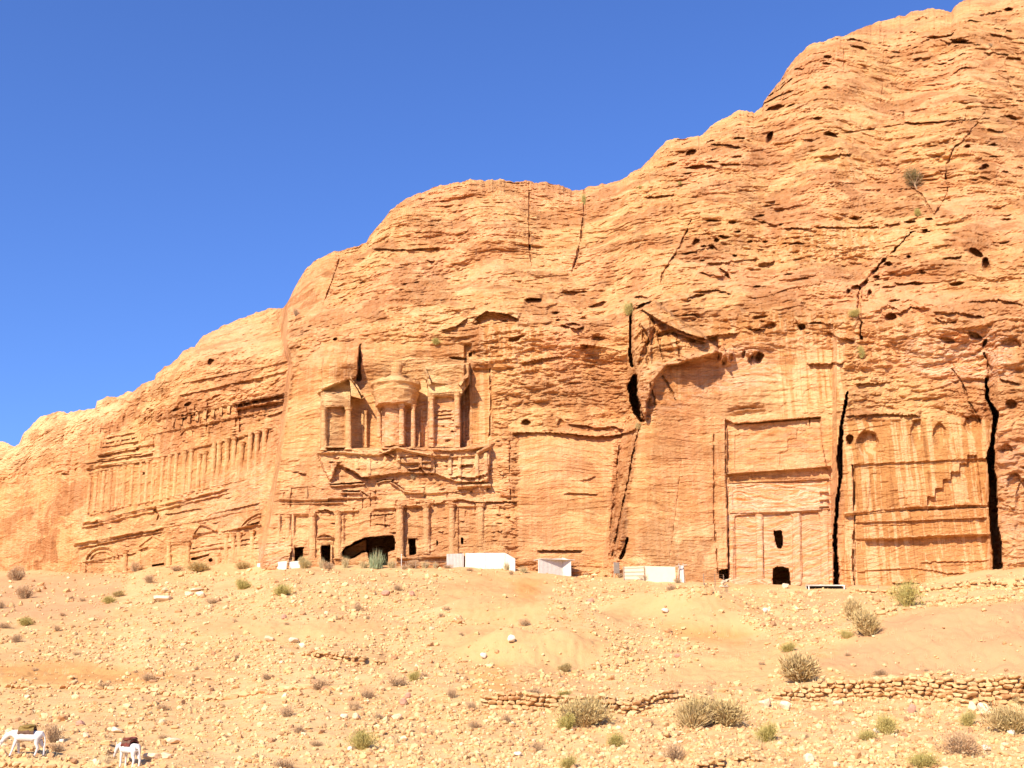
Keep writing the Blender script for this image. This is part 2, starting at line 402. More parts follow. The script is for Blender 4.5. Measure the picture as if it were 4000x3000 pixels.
# geology of colour
def zone(arr, pts, v, f=60, wobble=3.0): poly(pts, v, f, arr=arr, wobble=wobble, mode='set')
zone(PALE, [(-900,1000),(60,1700),(200,1560),(460,1500),(560,1520),(430,1620),(330,1690),(180,1790),(60,1830),(-900,2000)], .75, 40)
zone(PALE, [(560,1500),(800,1320),(1060,1190),(1095,1240),(980,1340),(840,1400),(700,1440),(600,1560)], .35, 50)
zone(PALE, [(1000,1330),(1100,1330),(1090,1420),(900,1500),(800,1460)], .3)
zone(PALE, [(300,2060),(900,1960),(1060,2100),(1010,2210),(300,2230)], .25)
zone(PALE, [(1250,1500),(1380,1480),(1380,1760),(1250,1760)], .55, 20)
zone(PALE, [(1650,1400),(1840,1400),(1840,1560),(1650,1560)], .7, 16)
zone(PALE, [(1490,1420),(1610,1490),(1610,1580),(1460,1580)], .45, 16)
zone(PALE, [(2020,1960),(2380,1990),(2380,2220),(2030,2220)], .15)
zone(PALE, [(2540,2050),(2830,2050),(2830,2270),(2450,2270)], .35)
zone(PALE, [(2700,1420),(3280,1500),(3260,1640),(2800,1640),(2690,1560)], .6, 60)
zone(PALE, [(1090,1770),(1920,1740),(1985,2215),(1040,2215)], .32, 40)
zone(SWIRL, [(1240,1760),(1920,1740),(1920,1960),(1240,1960)], .22, 40)
zone(PALE, [(1255,1500),(1372,1480),(1372,1600),(1255,1600)], .8, 10)
zone(PALE, [(1560,1960),(1680,1960),(1680,2160),(1560,2160)], .5, 14)
zone(SWIRL, [(2840,1890),(3240,1870),(3250,2000),(2850,2010)], .95, 14, .6)
zone(SWIRL, [(2840,2010),(3250,2000),(3262,2294),(2840,2294)], .8, 20, 1)
zone(SWIRL, [(2490,1520),(2560,1420),(2800,1370),(3060,1290),(3300,1330),(3280,1460),(3000,1500),(2700,1560),(2540,1640)], .6, 40)
zone(SWIRL, [(3560,1280),(3940,1300),(3960,1480),(3700,1500),(3500,1420)], .9, 60)
zone(SWIRL, [(1480,1570),(1840,1560),(1840,1740),(1480,1740)], .6, 30)
zone(SWIRL, [(3900,1750),(4100,1700),(4100,2200),(3920,2200)], .4, 40)
zone(SWIRL, [(700,1880),(1040,1800),(1060,1960),(900,2060),(700,2000)], .35, 60)
zone(SWIRL, [(1010,2130),(1130,2100),(1130,2215),(1000,2215)], .6, 20)
zone(STREAK, [(3300,1640),(3870,1640),(3880,2290),(3290,2290)], .88, 30)
zone(STREAK, [(3020,1270),(3300,1280),(3300,1560),(3060,1640)], .8, 50)
zone(STREAK, [(3300,1280),(3700,1230),(3660,1420),(3320,1420)], .55, 60)
zone(STREAK, [(2750,1250),(3300,1220),(3400,1330),(2750,1350)], .6, 50)
zone(STREAK, [(3060,880),(3440,880),(3480,1010),(3000,1020)], .6, 50)
zone(STREAK, [(1880,1270),(2120,1270),(2120,1460),(1880,1430)], .75, 30)
zone(STREAK, [(2500,1220),(2700,1220),(2660,1400),(2500,1400)], .45, 50)
zone(STREAK, [(1840,1430),(1925,1430),(1925,1740),(1840,1740)], .5, 16, .5)
zone(STREAK, [(330,1850),(1000,1700),(1000,1880),(330,2000)], .25, 40)
zone(STREAK, [(3270,600),(3420,620),(3400,720),(3260,700)], .5, 40)
zone(VARN, [(380,1640),(760,1500),(1100,1420),(1140,1560),(700,1760),(380,1800)], .8, 90)
zone(VARN, [(-100,1950),(330,1830),(320,2050),(-100,2150)], .75, 80)
zone(VARN, [(60,2050),(320,2050),(300,2240),(120,2240)], .9, 40)
zone(STREAK, [(1270,1350),(1400,1350),(1400,1480),(1270,1500)], .3, 20)
zone(VARN, [(1150,980),(2600,700),(4100,0),(4100,1180),(2400,1300),(1300,1330)], .7, 120)
zone(VARN, [(2020,1480),(2450,1450),(2450,1690),(2020,1690)], .7, 50)
zone(VARN, [(2400,1700),(2500,1640),(2480,1840),(2420,2180),(2375,2180),(2385,1900)], 1.0, 12, .5)
zone(VARN, [(1987,1700),(2034,1700),(2014,1965),(1990,1960)], 1.0, 10, .5)
zone(VARN, [(1120,1190),(1171,1095),(1244,1015),(1335,985),(1300,1100),(1265,1230),(1180,1260)], .92, 20, 1)
zone(VARN, [(1840,1280),(1910,1300),(1900,1440),(1840,1430)], .9, 20)
zone(VARN, [(1260,1400),(1395,1350),(1395,1480),(1260,1520)], .8, 14, .5)
zone(VARN, [(3280,1560),(3880,1500),(3880,1680),(3290,1680)], .8, 40)
zone(SWIRL, [(3340,2110),(3860,2095),(3870,2290),(3340,2290)], .35, 40, 2)
zone(SWIRL, [(2840,1640),(3210,1630),(3240,1830),(2840,1850)], .25, 20)
zone(VARN, [(3560,1800),(3870,1700),(3870,1960),(3600,1960)], .8, 60)
zone(PALE, [(2040,1480),(2310,1480),(2300,1570),(2080,1580)], .3, 50)
zone(TAF, [(3000,180),(3130,200),(3100,420),(2960,420)], .9, 60)
zone(TAF, [(2600,500),(3000,440),(3060,560),(2800,700),(2620,700)], .7, 80)
zone(TAF, [(2640,800),(3350,830),(3260,1130),(2640,1170)], .95, 90)
zone(TAF, [(3350,900),(4100,800),(4100,1300),(3350,1300)], .75, 90)
zone(TAF, [(1850,1120),(2650,1080),(2650,1380),(1850,1350)], .8, 80)
zone(TAF, [(3400,60),(4100,-60),(4100,330),(3500,300)], .7, 80)
zone(TAF, [(3750,350),(4100,350),(4100,800),(3750,750)], .6, 80)
zone(TAF, [(2500,1220),(3300,1200),(3300,1300),(2560,1420)], .7, 60)
zone(TAF, [(1250,1000),(2100,1100),(1900,1250),(1150,1300)], .35, 80)
zone(TAF, [(380,1640),(600,1560),(1130,1440),(1120,1560),(600,1780),(390,1800)], .5, 40)

# deep joints and shadowed clefts: (x, y, half width)
crack([(3311,1529,2),(3303,1580,5),(3290,1640,4),(3284,1706,7),(3279,1790,10),(3284,1853,7),(3279,1900,4),(3273,1941,6),(3267,2029,5),(3261,2129,8),(3265,2160,5),(3267,2205,9),(3267,2300,10)], 8, .7)
crack([(3852,1480,3),(3856,1560,5),(3888,1610,12),(3889,1640,10),(3880,1706,6),(3869,1790,14),(3872,1840,10),(3880,1882,14),(3879,1970,17),(3884,2058,15),(3893,2120,19),(3896,2176,17),(3898,2300,18)], 10, .8)
crack([(2466,1190,4),(2462,1300,4),(2461,1380,6),(2470,1430,6)], 4)
crack([(2480,1470,10),(2470,1510,18),(2478,1560,17),(2492,1610,16),(2508,1640,11)], 9, .8)
crack([(2506,1640,5),(2478,1740,3),(2462,1840,4),(2440,1940,3),(2415,2060,4),(2392,2170,3)], 1.3, .8)
crack([(2418,1745,3),(2412,1850,6),(2400,1960,8),(2388,2080,6),(2380,2170,5)], .7, 1.0)
crack([(2450,2100,3),(2440,2150,6),(2425,2180,8)], 3)
crack([(2067,715,2.5),(2068,800,3),(2066,880,3),(2070,985,4),(2080,1040,3)], 1.0)
crack([(2283,745,3),(2282,830,4),(2270,930,4),(2255,1000,5),(2235,1060,3)], 1.3)
crack([(1994,1690,2),(1990,1820,2),(1996,1960,2)], .5)
crack([(2787,1695,2),(2790,1850,3),(2788,1990,3),(2795,2100,3),(2806,2240,3)], .5)
crack([(2835,1640,2.5),(2836,1840,3),(2842,2010,3),(2846,2290,3)], .9)
crack([(2663,1780,1.5),(2652,1900,2),(2640,2000,1.5),(2628,2100,1.5),(2615,2180,1.5)], .2)
crack([(3330,1817,4),(3336,1900,5),(3335,1994,4)], 1.0, .1)
crack([(3340,2002,3),(3336,2100,4),(3332,2190,5),(3338,2290,3)], .9)
crack([(1335,978,2),(1318,1040,3),(1290,1120,3),(1262,1190,3)], .8)
crack([(1408,1345,2),(1404,1410,6),(1402,1480,9)], 2.4, .3)
crack([(3640,900,2),(3560,905,2),(3510,960,3),(3440,1030,5),(3395,1080,7),(3360,1130,9),(3355,1200,7),(3362,1260,4),(3366,1325,5)], 1.7, 1.6)
crack([(3860,420,2),(3790,520,2),(3720,590,4),(3695,660,4),(3700,760,2),(3650,840,3)], .9, 1.4)
crack([(3560,735,3),(3600,760,4),(3640,830,4)], .8)
crack([(2700,860,3),(2660,960,4),(2600,1050,5),(2580,1100,4)], 1.0, 1.2)
crack([(3442,430,3),(3530,440,2),(3530,480,4),(3545,488,4),(3620,480,2),(3770,470,2),(3780,420,2)], .6, .5)
crack([(3225,525,5),(3300,520,4),(3400,505,3),(3540,485,3),(3780,470,3),(3950,455,2)], .8, .6)
crack([(3450,330,2),(3440,400,2)], .6)
crack([(3295,160,2),(3298,260,2)], .5); crack([(3455,140,2),(3452,260,2)], .4); crack([(3745,250,2),(3745,320,3)], .5)
crack([(3920,200,2),(3940,330,2),(3990,400,3)], .6)
crack([(3760,1500,3),(3790,1580,3),(3830,1640,4)], .8, 1); crack([(3720,1440,2),(3760,1500,3)], .6, 1)
crack([(3845,1380,4),(3870,1440,6),(3855,1500,6)], 1.2, 1)
poly([(2478,1195),(2560,1180),(2640,1240),(2760,1320),(2810,1372),(2700,1405),(2600,1430),(2560,1480),(2530,1560),(2520,1640),(2506,1640),(2488,1560),(2480,1470),(2470,1330)], -1.8, 10, wobble=1.2)
for q in [[(2545,1230),(2575,1330),(2590,1400)],[(2500,1270),(2525,1360),(2530,1420)],[(2640,1300),(2655,1390)],[(2590,1470),(2640,1560)],[(2540,1500),(2560,1580)]]:
    crack([(x, y, 4) for x, y in q], .7, 1.0)
poly([(2535,1240),(2600,1260),(2640,1400),(2590,1420),(2545,1420)], .7, 8, wobble=1)
zone(VARN, [(2500,1440),(2810,1380),(2830,1480),(2640,1600),(2510,1640)], 1.0, 40); zone(SWIRL, [(2500,1440),(2810,1380),(2830,1480),(2640,1600),(2510,1640)], .3, 40); zone(STREAK, [(2520,1450),(2700,1410),(2700,1540),(2540,1620)], .4, 40); zone(PALE, [(2500,1440),(2810,1380),(2830,1480),(2640,1600),(2510,1640)], 0, 30)
# ledges with a shadow line beneath
L_ = ledge
L_([(2600,1430,.7),(2650,1420),(2700,1405),(2760,1392),(2806,1374)], .7, 16, .6, 22)
L_([(2995,1595,.6),(2905,1600),(2840,1612,.6)], .5, 10, .9, 14)
L_([(2000,1690),(2100,1688,.6),(2210,1692),(2300,1703),(2400,1702),(2450,1690),(2490,1672)], .6, 20, .8, 20)
L_([(2215,1655,.7),(2290,1662),(2325,1672,.7),(2400,1665),(2440,1680)], .5, 18, .5, 18)
L_([(2096,2149),(2278,2150)], .12, 5, .9, 12, 0)
L_([(2195,1930,.5),(2230,1926),(2330,1930),(2340,1934,.5)], .25, 8, .3, 10)
L_([(2260,1878,.6),(2300,1872),(2330,1856,.6)], .25, 8, .2, 12)
L_([(2480,1195),(2545,1175)], 1.4, 16, 1.2, 20); L_([(2505,1205),(2560,1240),(2600,1265),(2680,1300),(2760,1325),(2800,1310)], 1.0, 14, .9, 30)
L_([(2620,1295),(2700,1320),(2760,1340)], .7, 14, .6, 22)
L_([(2500,1260),(2530,1300),(2540,1350)], .8, 14, .7, 20)
L_([(1850,1250),(1900,1215),(1990,1228),(2030,1250)], 1.0, 16, 1.1, 34); L_([(2045,1170),(2120,1165)], 1.2, 16, 1.2, 20)
L_([(1720,1290),(1780,1275),(1830,1240)], .7, 12, .6, 18)
L_([(2190,1265),(2250,1285),(2285,1275)], .9, 14, .8, 18); L_([(2262,1345),(2330,1350)], .9, 14, .8, 20)
L_([(2030,1420,.6),(2120,1400),(2200,1390,.6)], .6, 14, .5, 14)
L_([(1450,970),(1600,975),(1720,965)], .5, 12, .5, 10); L_([(1660,1015),(1700,1020)], .7, 12, .6, 14)
for a in ([(2700,1325),(2790,1310),(2880,1300)], [(2930,1290),(3020,1282)], [(3100,1240),(3140,1290)], [(3190,1262),(3260,1266)], [(3230,1290),(3280,1320),(3340,1330)], [(3420,1220),(3470,1190),(3520,1215)], [(3500,1230),(3560,1200),(3640,1205)], [(3640,1218),(3760,1222),(3850,1240)], [(3650,1240),(3700,1260),(3740,1250)], [(3760,1290),(3830,1330)], [(3450,880),(3520,870)], [(3180,885),(3300,888),(3440,884)], [(3060,890),(3180,893)], [(3000,810),(3070,815)], [(2980,790),(3030,785)], [(3540,860),(3590,850)], [(2960,860),(3040,880)], [(3590,165),(3650,150),(3720,170)], [(3680,1010),(3760,1000)], [(3330,150),(3400,170),(3470,165)], [(3560,230),(3640,225)], [(3700,150),(3790,160)], [(3860,130),(3960,150)], [(3820,60),(3920,40)], [(2700,985),(2790,960)], [(2760,1030),(2860,1025)], [(2860,1020),(2960,1010)], [(2960,1030),(3030,1020)], [(2730,1060),(2800,1080),(2850,1070)], [(2720,1140),(2800,1130),(2860,1150)], [(3540,480),(3700,476)], [(3120,545),(3180,545)], [(3840,570),(3900,560)], [(3850,500),(3930,520)], [(2520,770),(2640,760)], [(3200,610),(3330,600)], [(3150,1420),(3300,1418)], [(3340,1500),(3480,1492)], [(3300,1625),(3430,1618),(3600,1622)], [(3780,1180),(3900,1170),(4000,1190)], [(3900,1480),(3990,1500)], [(3560,1640),(3600,1640)]):
    L_([(*p, random.choice([.5, .8, 1.0])) for p in a], .6, 15, .5, 16, .8)
# hollows: x, y, rx, ry, depth, rotation
for b_ in [(2834,573,58,9,2.5,.1),(2736,658,60,13,3,.0),(2700,600,22,16,2,-.4),(2785,633,24,5,2,0),(3030,424,38,12,3,-.2),(3006,540,11,26,3,.3),(3233,225,17,8,2,0),(3230,250,20,6,2,.1),(3119,272,17,6,2,0),(3328,158,17,8,2,0),(3355,190,34,9,2,.3),(3600,78,26,8,2,-.2),(3758,168,45,6,2.5,.05),(3941,125,13,7,2,0),(3940,40,15,12,2,0),(3850,650,14,8,2,0),(3840,658,18,5,2,0),(3778,574,12,8,2,-.2),(3195,463,18,7,2,0),(3246,528,28,11,2.5,.3),(3549,482,15,6,2,0),(3230,345,14,9,2,.2),(2720,948,17,14,2.5,-.6),(2783,968,22,10,2.5,.6),(3610,908,11,6,2,0),(3556,868,22,7,2,0),(3630,856,14,5,2,0),(3811,990,30,16,3,.6),(3852,1035,14,30,2.5,-.1),(3344,1129,20,14,3.5,0),(3314,1139,7,11,2.5,0),(3397,1146,8,13,2.5,0),(3423,1084,14,6,2.5,0),(3425,1115,12,5,2.5,0),(3470,1032,16,10,2.5,0),(3550,1003,10,8,2.5,0),(3808,1311,30,12,3,.4),(3847,1340,8,16,2.5,.4),(3132,1277,16,13,2,.8),(2832,1070,30,9,2.5,.8),(2951,1287,26,4,2,0),(3188,1262,28,4,2,0),(2240,1270,30,8,1.5,.15),(2505,1165,26,9,3,.1),(2080,1170,26,6,2.5,0),(2960,1395,24,22,1.6,0),(2820,1385,13,30,-1.0,0),(2845,1395,22,26,-1.2,.3),(2940,1380,28,16,-.9,0),(2055,1653,19,14,1.6,0),(2190,1658,14,20,.5,0),(3388,1730,42,48,1.3,0),(3320,1720,14,20,1.8,0),(3580,1700,22,60,.5,0),(3670,1700,24,48,.6,0),(3800,1660,36,36,.8,0),(1790,1400,34,7,1.5,.1),(1845,1385,16,10,2,-.7),(2510,1395,12,60,.8,.3),(2540,1330,10,50,.8,.35),(3950,1580,22,20,1.5,0),(2958,1120,14,4,2,0),(2870,1000,10,5,2,0),(2930,945,12,5,2,0),(2990,945,10,6,2,0),(2880,905,14,5,2,0),(2800,940,10,8,2,0),(2860,870,16,6,2,0),(2720,1160,36,8,1.5,-.2),(3480,1240,22,18,1.6,0),(685,1406,12,7,2,-.3),(825,1414,12,12,1.5,-.6),(630,1430,18,4,1.5,-.5),(734,1580,14,8,2,-.3),(690,1600,16,6,2,-.3),(1310,1325,9,6,2,-.4),(560,1850,16,6,1.5,0),(255,1853,16,5,1.5,0)]:
    blob(*b_[:4], min(b_[4], .8+b_[3]*.07), *b_[5:])
# hanging shadow teeth under the long overhang
for x, y in [(2812,1392),(2830,1412),(2856,1398),(2905,1385),(2932,1402),(2962,1392)]:
    blob(x, y, 9, 16, .9, .2)
for x, y, rx, ry in [(3950,1350,40,30),(3700,1330,30,10),(3960,1880,26,34),(3990,1930,20,60),(3930,1760,24,26)]:
    blob(x, y, rx, ry, .9, .2)

# ---------------------------------------------------------------- tombs cut into the wall: recesses, blocks and openings
LAB = np.zeros(YB.shape, np.int16)      # 0 cliff, others: which tomb's wall, 10+ doorway interiors
def label(pts, v):
    s, m = pmask(pts, 1.0)
    LAB[s][m > .5] = v if False else LAB[s][m > .5]
    sub = LAB[s]; sub[m > .5] = v; LAB[s] = sub
DOORS = []
def opening(pts, depth, tomb, wobble=.3, feather=2.0):
    poly(pts, depth, feather, wobble=wobble)
    s, m = pmask(pts, feather, wobble)
    sub = LAB[s]; v = 10+len(DOORS); sub[m > .02] = v; LAB[s] = sub
    DOORS.append(tomb)
# which grid faces belong to which tomb
label([(1255,1343),(1842,1343),(1925,1430),(1945,1740),(1990,2222),(1040,2225),(1092,1900),(1240,1760),(1255,1500)], 1)
label([(300,2245),(330,1840),(345,1700),(600,1640),(1020,1560),(1100,1560),(1085,1827),(1035,2100),(1010,2245)], 2)
label([(2836,1636),(3206,1622),(3216,1760),(3250,1820),(3262,2300),(2840,2300)], 3)
label([(3296,1700),(3862,1700),(3862,2290),(3290,2300)], 4)

# --- tomb with the broken pavilions
s, m = pmask([(1257,1345),(1400,1338),(1560,1342),(1830,1345),(1836,1748),(1255,1752)], 5, .3)
D[s] += m*(2.7*sstep(1250, 1420, PX[s])*sstep(1335, 1510, PY[s])*(1-.55*sstep(1790, 1836, PX[s]))+.05)     # dished back from its edges
poly([(1262,1395),(1402,1352),(1396,1472),(1258,1520)], -1.2, 4)
poly([(1254,1535),(1371,1535),(1371,1750),(1254,1750)], -2.0, 3)
poly([(1277,1590),(1349,1590),(1349,1742),(1277,1742)], .75, 3)
poly([(1490,1575),(1562,1575),(1560,1752),(1492,1752)], -2.2, 5, wobble=.5)
poly([(1562,1590),(1618,1590),(1618,1752),(1562,1752)], -1.2, 4, wobble=.3)
poly([(1661,1434),(1833,1419),(1833,1500),(1800,1548),(1800,1748),(1672,1748),(1672,1520),(1664,1480)], -2.9, 4, wobble=.4)
poly([(1697,1550),(1775,1550),(1775,1745),(1697,1745)], .7, 5, wobble=.5)
ledge([(1350+i*12, 1505) for i in range(2)], 0, 5, 0, 5)
for y in (1606,1622,1636): ledge([(1697,y),(1772,y-4)], .25, 5, .2, 6)
poly([(1815,1345),(1842,1345),(1845,1720),(1815,1720)], .8, 4)
poly([(1845,1440),(1915,1440),(1915,1735),(1845,1735)], .5, 4)
crack([(1914,1440,2),(1918,1560,3),(1912,1740,2)], 1.2)
poly([(1425,1600),(1436,1600),(1436,1745),(1425,1745)], -.5, 3); poly([(1640,1600),(1650,1600),(1650,1745),(1640,1745)], -.5, 3)
# shattered attic between the storeys
poly([(1238,1766),(1300,1762),(1480,1772),(1545,1742),(1750,1752),(1850,1745),(1916,1735),(1912,1800),(1905,1880),(1790,1885),(1700,1850),(1560,1846),(1448,1864),(1413,1862),(1350,1827),(1320,1812),(1290,1880),(1262,1830)], -1.0, 4, wobble=.8)
poly([(1545,1745),(1688,1772),(1688,1830),(1650,1826),(1640,1812),(1590,1815),(1550,1800)], -.6, 3, wobble=.3)
L_([(1348,1827),(1385,1840),(1413,1862),(1450,1863)], .5, 10, .9, 12); L_([(1587,1834),(1646,1828),(1660,1848),(1680,1851)], .4, 8, .7, 10)
L_([(1786,1822),(1815,1816),(1852,1812)], .4, 8, .7, 10); L_([(1283,1890),(1350,1886),(1423,1882)], .5, 8, .6, 9); L_([(1334,1915),(1410,1917)], .3, 6, .7, 8)
L_([(1470,1880),(1500,1873),(1545,1872)], .4, 7, .5, 8); L_([(1535,1880),(1560,1895),(1580,1915)], .3, 6, .4, 8); L_([(1410,1915),(1430,1930),(1442,1945)], .3, 6, .6, 8)
L_([(1755,1866),(1790,1862),(1850,1866),(1910,1848)], .4, 8, .5, 9); L_([(1135,1842),(1175,1842)], .2, 6, .3, 8); L_([(1160,1845),(1200,1852)], .4, 8, .6, 9)
L_([(1545,1787),(1600,1781),(1688,1775)], .2, 6, .3, 6); L_([(1480,1762),(1520,1775),(1545,1790)], .6, 8, .8, 12)
L_([(1765,1958),(1800,1950),(1860,1962),(1920,1960),(2020,1960)], .4, 8, .5, 8)
L_([(1240,1994),(1275,1990),(1308,2002)], .3, 6, .9, 10); L_([(1690,1968),(1740,1961)], .25, 6, .4, 8)
L_([(1438,2012),(1540,2006)], .2, 5, .4, 6); L_([(1460,2045),(1520,2050)], .15, 5, .3, 6)
rect(1232,2000,1308,2180, .35, 3); rect(1575,1978,1648,2180, .4, 3); rect(1680,1968,1752,2160, .35, 6); rect(1790,1980,1860,2165, .3, 6); rect(1345,1998,1400,2120, .3, 6)
rect(1140,2015,1206,2180, .4, 6)
opening([(1129,2190),(1136,2160),(1147,2143),(1150,2139),(1187,2138),(1184,2146),(1184,2210),(1129,2210)], 7, 1)
opening([(1256,2133),(1289,2130),(1288,2150),(1288,2210),(1258,2210),(1257,2150)], 8, 1, .15)
opening([(1338,2176),(1336,2156),(1352,2135),(1372,2128),(1385,2118),(1432,2098),(1470,2096),(1535,2091),(1539,2100),(1543,2120),(1540,2148),(1516,2156),(1515,2170),(1517,2230),(1455,2230),(1448,2215),(1440,2170),(1436,2156),(1412,2160),(1385,2178),(1365,2183)], 14, 1, .25)
poly([(1340,2176),(1338,2158),(1352,2137),(1395,2122),(1432,2104),(1434,2152),(1412,2156),(1385,2174),(1365,2179)], -8.0, 6, wobble=.6)
opening([(1597,2106),(1622,2104),(1624,2165),(1602,2169),(1599,2140)], 7, 1, .15)
opening([(1705,2112),(1709,2112),(1709,2130),(1706,2130)], 3, 1, .1); opening([(1802,2101),(1810,2100),(1809,2124),(1804,2126)], 3, 1, .1)

# --- long tomb at the far end with many columns
def plerp(x, a, b): return a[1]+(b[1]-a[1])*(x-a[0])/(b[0]-a[0])
for (a, b, o, i) in [((322,2045),(900,1908),.55,.4),((320,2062),(905,1925),.4,.35),((288,2127),(640,2062),.8,.5),((300,2140),(640,2078),.4,.35),((755,2088),(850,2070),.6,.5),((740,2142),(1010,2100),.4,.35),((735,2160),(1010,2118),.35,.3),((330,1812),(600,1770),.7,.6),((336,1830),(590,1800),.5,.5),((380,1783),(548,1748),.8,.7),((372,1798),(560,1770),.5,.4),((400,1730),(540,1706),.6,.6),((392,1748),(545,1722),.5,.5),((410,1712),(530,1688),.6,.6),((1000,1562),(1130,1545),1.0,.7),((1010,1585),(1125,1575),.6,.5),((905,1585),(1128,1535),1.0,.9),((920,1600),(1120,1560),.8,.7),((1040,1625),(1125,1600),.8,.8),((700,1545),(1120,1450),.5,.5),((690,1640),(780,1610),.6,.7),((705,1500),(1130,1410),.4,.4),((960,2052),(1018,2035),.7,.6),((860,2078),(1015,2050),.6,.5),((470,2168),(535,2160),.7,.5),((540,2150),(580,2135),.6,.7),((850,2000),(1020,1962),.4,.4),((640,2010),(790,1985),.5,.5)]:
    n = 7
    pts = [(a[0]+(b[0]-a[0])*t, a[1]+(b[1]-a[1])*t+random.uniform(-2, 2), random.choice([.5,.8,1,1,1.2])) for t in np.linspace(0, 1, n)]
    ledge(pts, o, 8, i, 9, .25)
poly([(607,1980),(615,1998),(630,2030),(612,2032),(618,2010),(600,1996)], .9, 4)
opening([(747,2180),(815,2165),(816,2170),(762,2188),(750,2188)], 2.5, 2, .1)
opening([(815,2185),(828,2180),(830,2192),(820,2196)], 2.0, 2, .1)
opening([(596,2206),(640,2199),(640,2207),(596,2213)], 3, 2, .2)
rect(335,2196,455,2250, .4, 4); rect(548,2140,640,2240, .35, 4); rect(756,2096,842,2150, .3, 4); rect(956,2060,1014,2190, .35, 4); rect(668,2128,732,2210, .3, 4); rect(862,2140,880,2205, .3, 4)
# --- tomb of bright swirling colours
poly([(2838,1640),(2870,1655),(3204,1628),(3212,1740),(3228,1820),(3244,1838),(3258,2300),(2846,2300)], .8, 3)
poly([(2872,1654),(3205,1628),(3206,1634),(2872,1660)], .5, 2)
rect(2848,1870,3236,1888, .15, 3)
poly([(2870,2016),(2948,2008),(2952,2026),(2956,2262),(2874,2262)], .28, 4)
poly([(2980,2008),(3084,2002),(3096,2022),(3096,2262),(2984,2262)], .28, 4)
poly([(3128,2002),(3192,1998),(3204,2020),(3206,2262),(3134,2262)], .28, 4)
poly([(2896,1700),(2928,1700),(2928,1755),(2960,1755),(2960,1790),(2994,1790),(2994,1822),(2870,1830),(2870,1700)], .14, 2)
poly([(3150,1680),(3110,1680),(3110,1712),(3078,1716),(3078,1760),(3045,1765),(3045,1818),(3150,1812)], .16, 2)
rect(3160,1630,3164,1668, .3, 2)
opening([(3023,2074),(3054,2073),(3058,2130),(3050,2143),(3038,2141),(3030,2118)], 5, 3, .15)
opening([(3020,2300),(3018,2262),(3022,2222),(3034,2214),(3060,2215),(3080,2222),(3086,2270),(3087,2300)], 8, 3, .12)
opening([(2810,2228),(2842,2222),(2845,2300),(2836,2300),(2828,2262),(2811,2258)], 5, 3, .15)
# --- striped tomb
poly([(3336,1815),(3862,1790),(3862,1985),(3333,2002)], .45, 3)
steps = [(3623,2000),(3623,1941),(3654,1941),(3654,1908),(3685,1908),(3685,1873),(3716,1873),(3716,1843),(3748,1843),(3748,1811),(3780,1811),(3780,1778),(3815,1778),(3838,1980)]
poly(steps, .55, 2)
poly([(3402,1850),(3438,1850),(3438,1882),(3470,1882),(3470,1915),(3508,1915),(3508,1945),(3545,1945),(3545,1990),(3390,1995)], .14, 2)
poly([(3338,2012),(3862,1985),(3862,2092),(3338,2108)], -.25, 3)
poly([(3300,2004),(3340,2000),(3338,2300),(3298,2300)], -.4, 3)
L_([(3345,2235,.5),(3450,2225),(3560,2220,.6),(3640,2228,.9),(3700,2240),(3780,2238,.6)], .2, 8, .15, 10)
L_([(3590,2200,.8),(3680,2193),(3780,2195,.6),(3870,2188,.9)], .18, 7, .15, 8)
L_([(3360,2055,.8),(3600,2050,.8)], .05, 4, .15, 5, 0)
L_([(3480,2278),(3560,2275),(3650,2290)], .4, 9, .3, 10)
# small eroded ledges left over from the worn architecture
_r = np.random.default_rng(55)
for (x0, x1, yf, sl, n) in [(340, 1120, lambda x: (1560-(x-340)*.02, 1850-(x-340)*.22), -.2, 120), (300, 1010, lambda x: (2020-(x-300)*.17, 2190-(x-300)*.05), -.19, 70), (1240, 1915, lambda x: (1760, 1990), -.02, 70), (1090, 1990, lambda x: (1900, 2180), -.02, 60), (1485, 1620, lambda x: (1590, 1740), 0, 14), (1690, 1800, lambda x: (1550, 1740), -.03, 14), (1925, 2020, lambda x: (1480, 2150), 0, 40)]:
    for q in range(n):
        x = _r.uniform(x0, x1); ya, yb = yf(x); y = _r.uniform(ya, yb); w = _r.uniform(8, 34)
        ledge([(x-w/2, y, .7), (x, y+sl*w/2+_r.uniform(-2, 2), 1), (x+w/2, y+sl*w, .7)], _r.uniform(.1, .35), _r.uniform(3, 8), _r.uniform(.15, .55), _r.uniform(3, 9), .3)
for q in range(60):
    x = _r.uniform(345, 1090); y = 1700-(x-345)*.17+_r.uniform(-60, 60); rect(x, y, x+_r.uniform(5, 12), y+_r.uniform(14, 50), _r.uniform(.2, .5), 2)
for q in range(26):
    x = _r.uniform(1440, 1460) if q > 22 else 1100+q*40+_r.uniform(-12, 12); y = _r.uniform(1905, 2010); rect(x, y, x+_r.uniform(4, 9), y+_r.uniform(16, 60), _r.uniform(.12, .3), 2)
DST = D.copy()
# general weathering
X_ = S*YB; Z_ = CZ+Q*YB; Yw = YB
warp = fbm(X_/24, Yw/24, Z_/18, 3, 31)
big = fbm(X_/24, Yw/24, Z_/14, 3, 41)*1.2
med = fbm(X_/7, Yw/7, Z_/3.0, 4, 51, .6)*.55
fin = fbm(X_/1.9, Yw/1.9, Z_/.75, 3, 61, .62)*.42
def bedding(lam, seed, k):
    ph = Z_/lam + warp*k + pn(X_/9, Yw/9, Z_/9, seed)*1.2
    f = ph-np.floor(ph); idx = np.floor(ph)
    amp = np.clip(.35+1.9*pn(X_/7+idx*3.7, Yw/7, idx*1.3, seed+5), 0, 1.2)
    return -amp*(1-f)**1.6*sstep(0, .06, f)
bed = bedding(3.4, 71, 2.0)*.40 + bedding(1.35, 81, 3.5)*.34 + bedding(.62, 91, 8)*.26 + bedding(.33, 95, 10)*.10
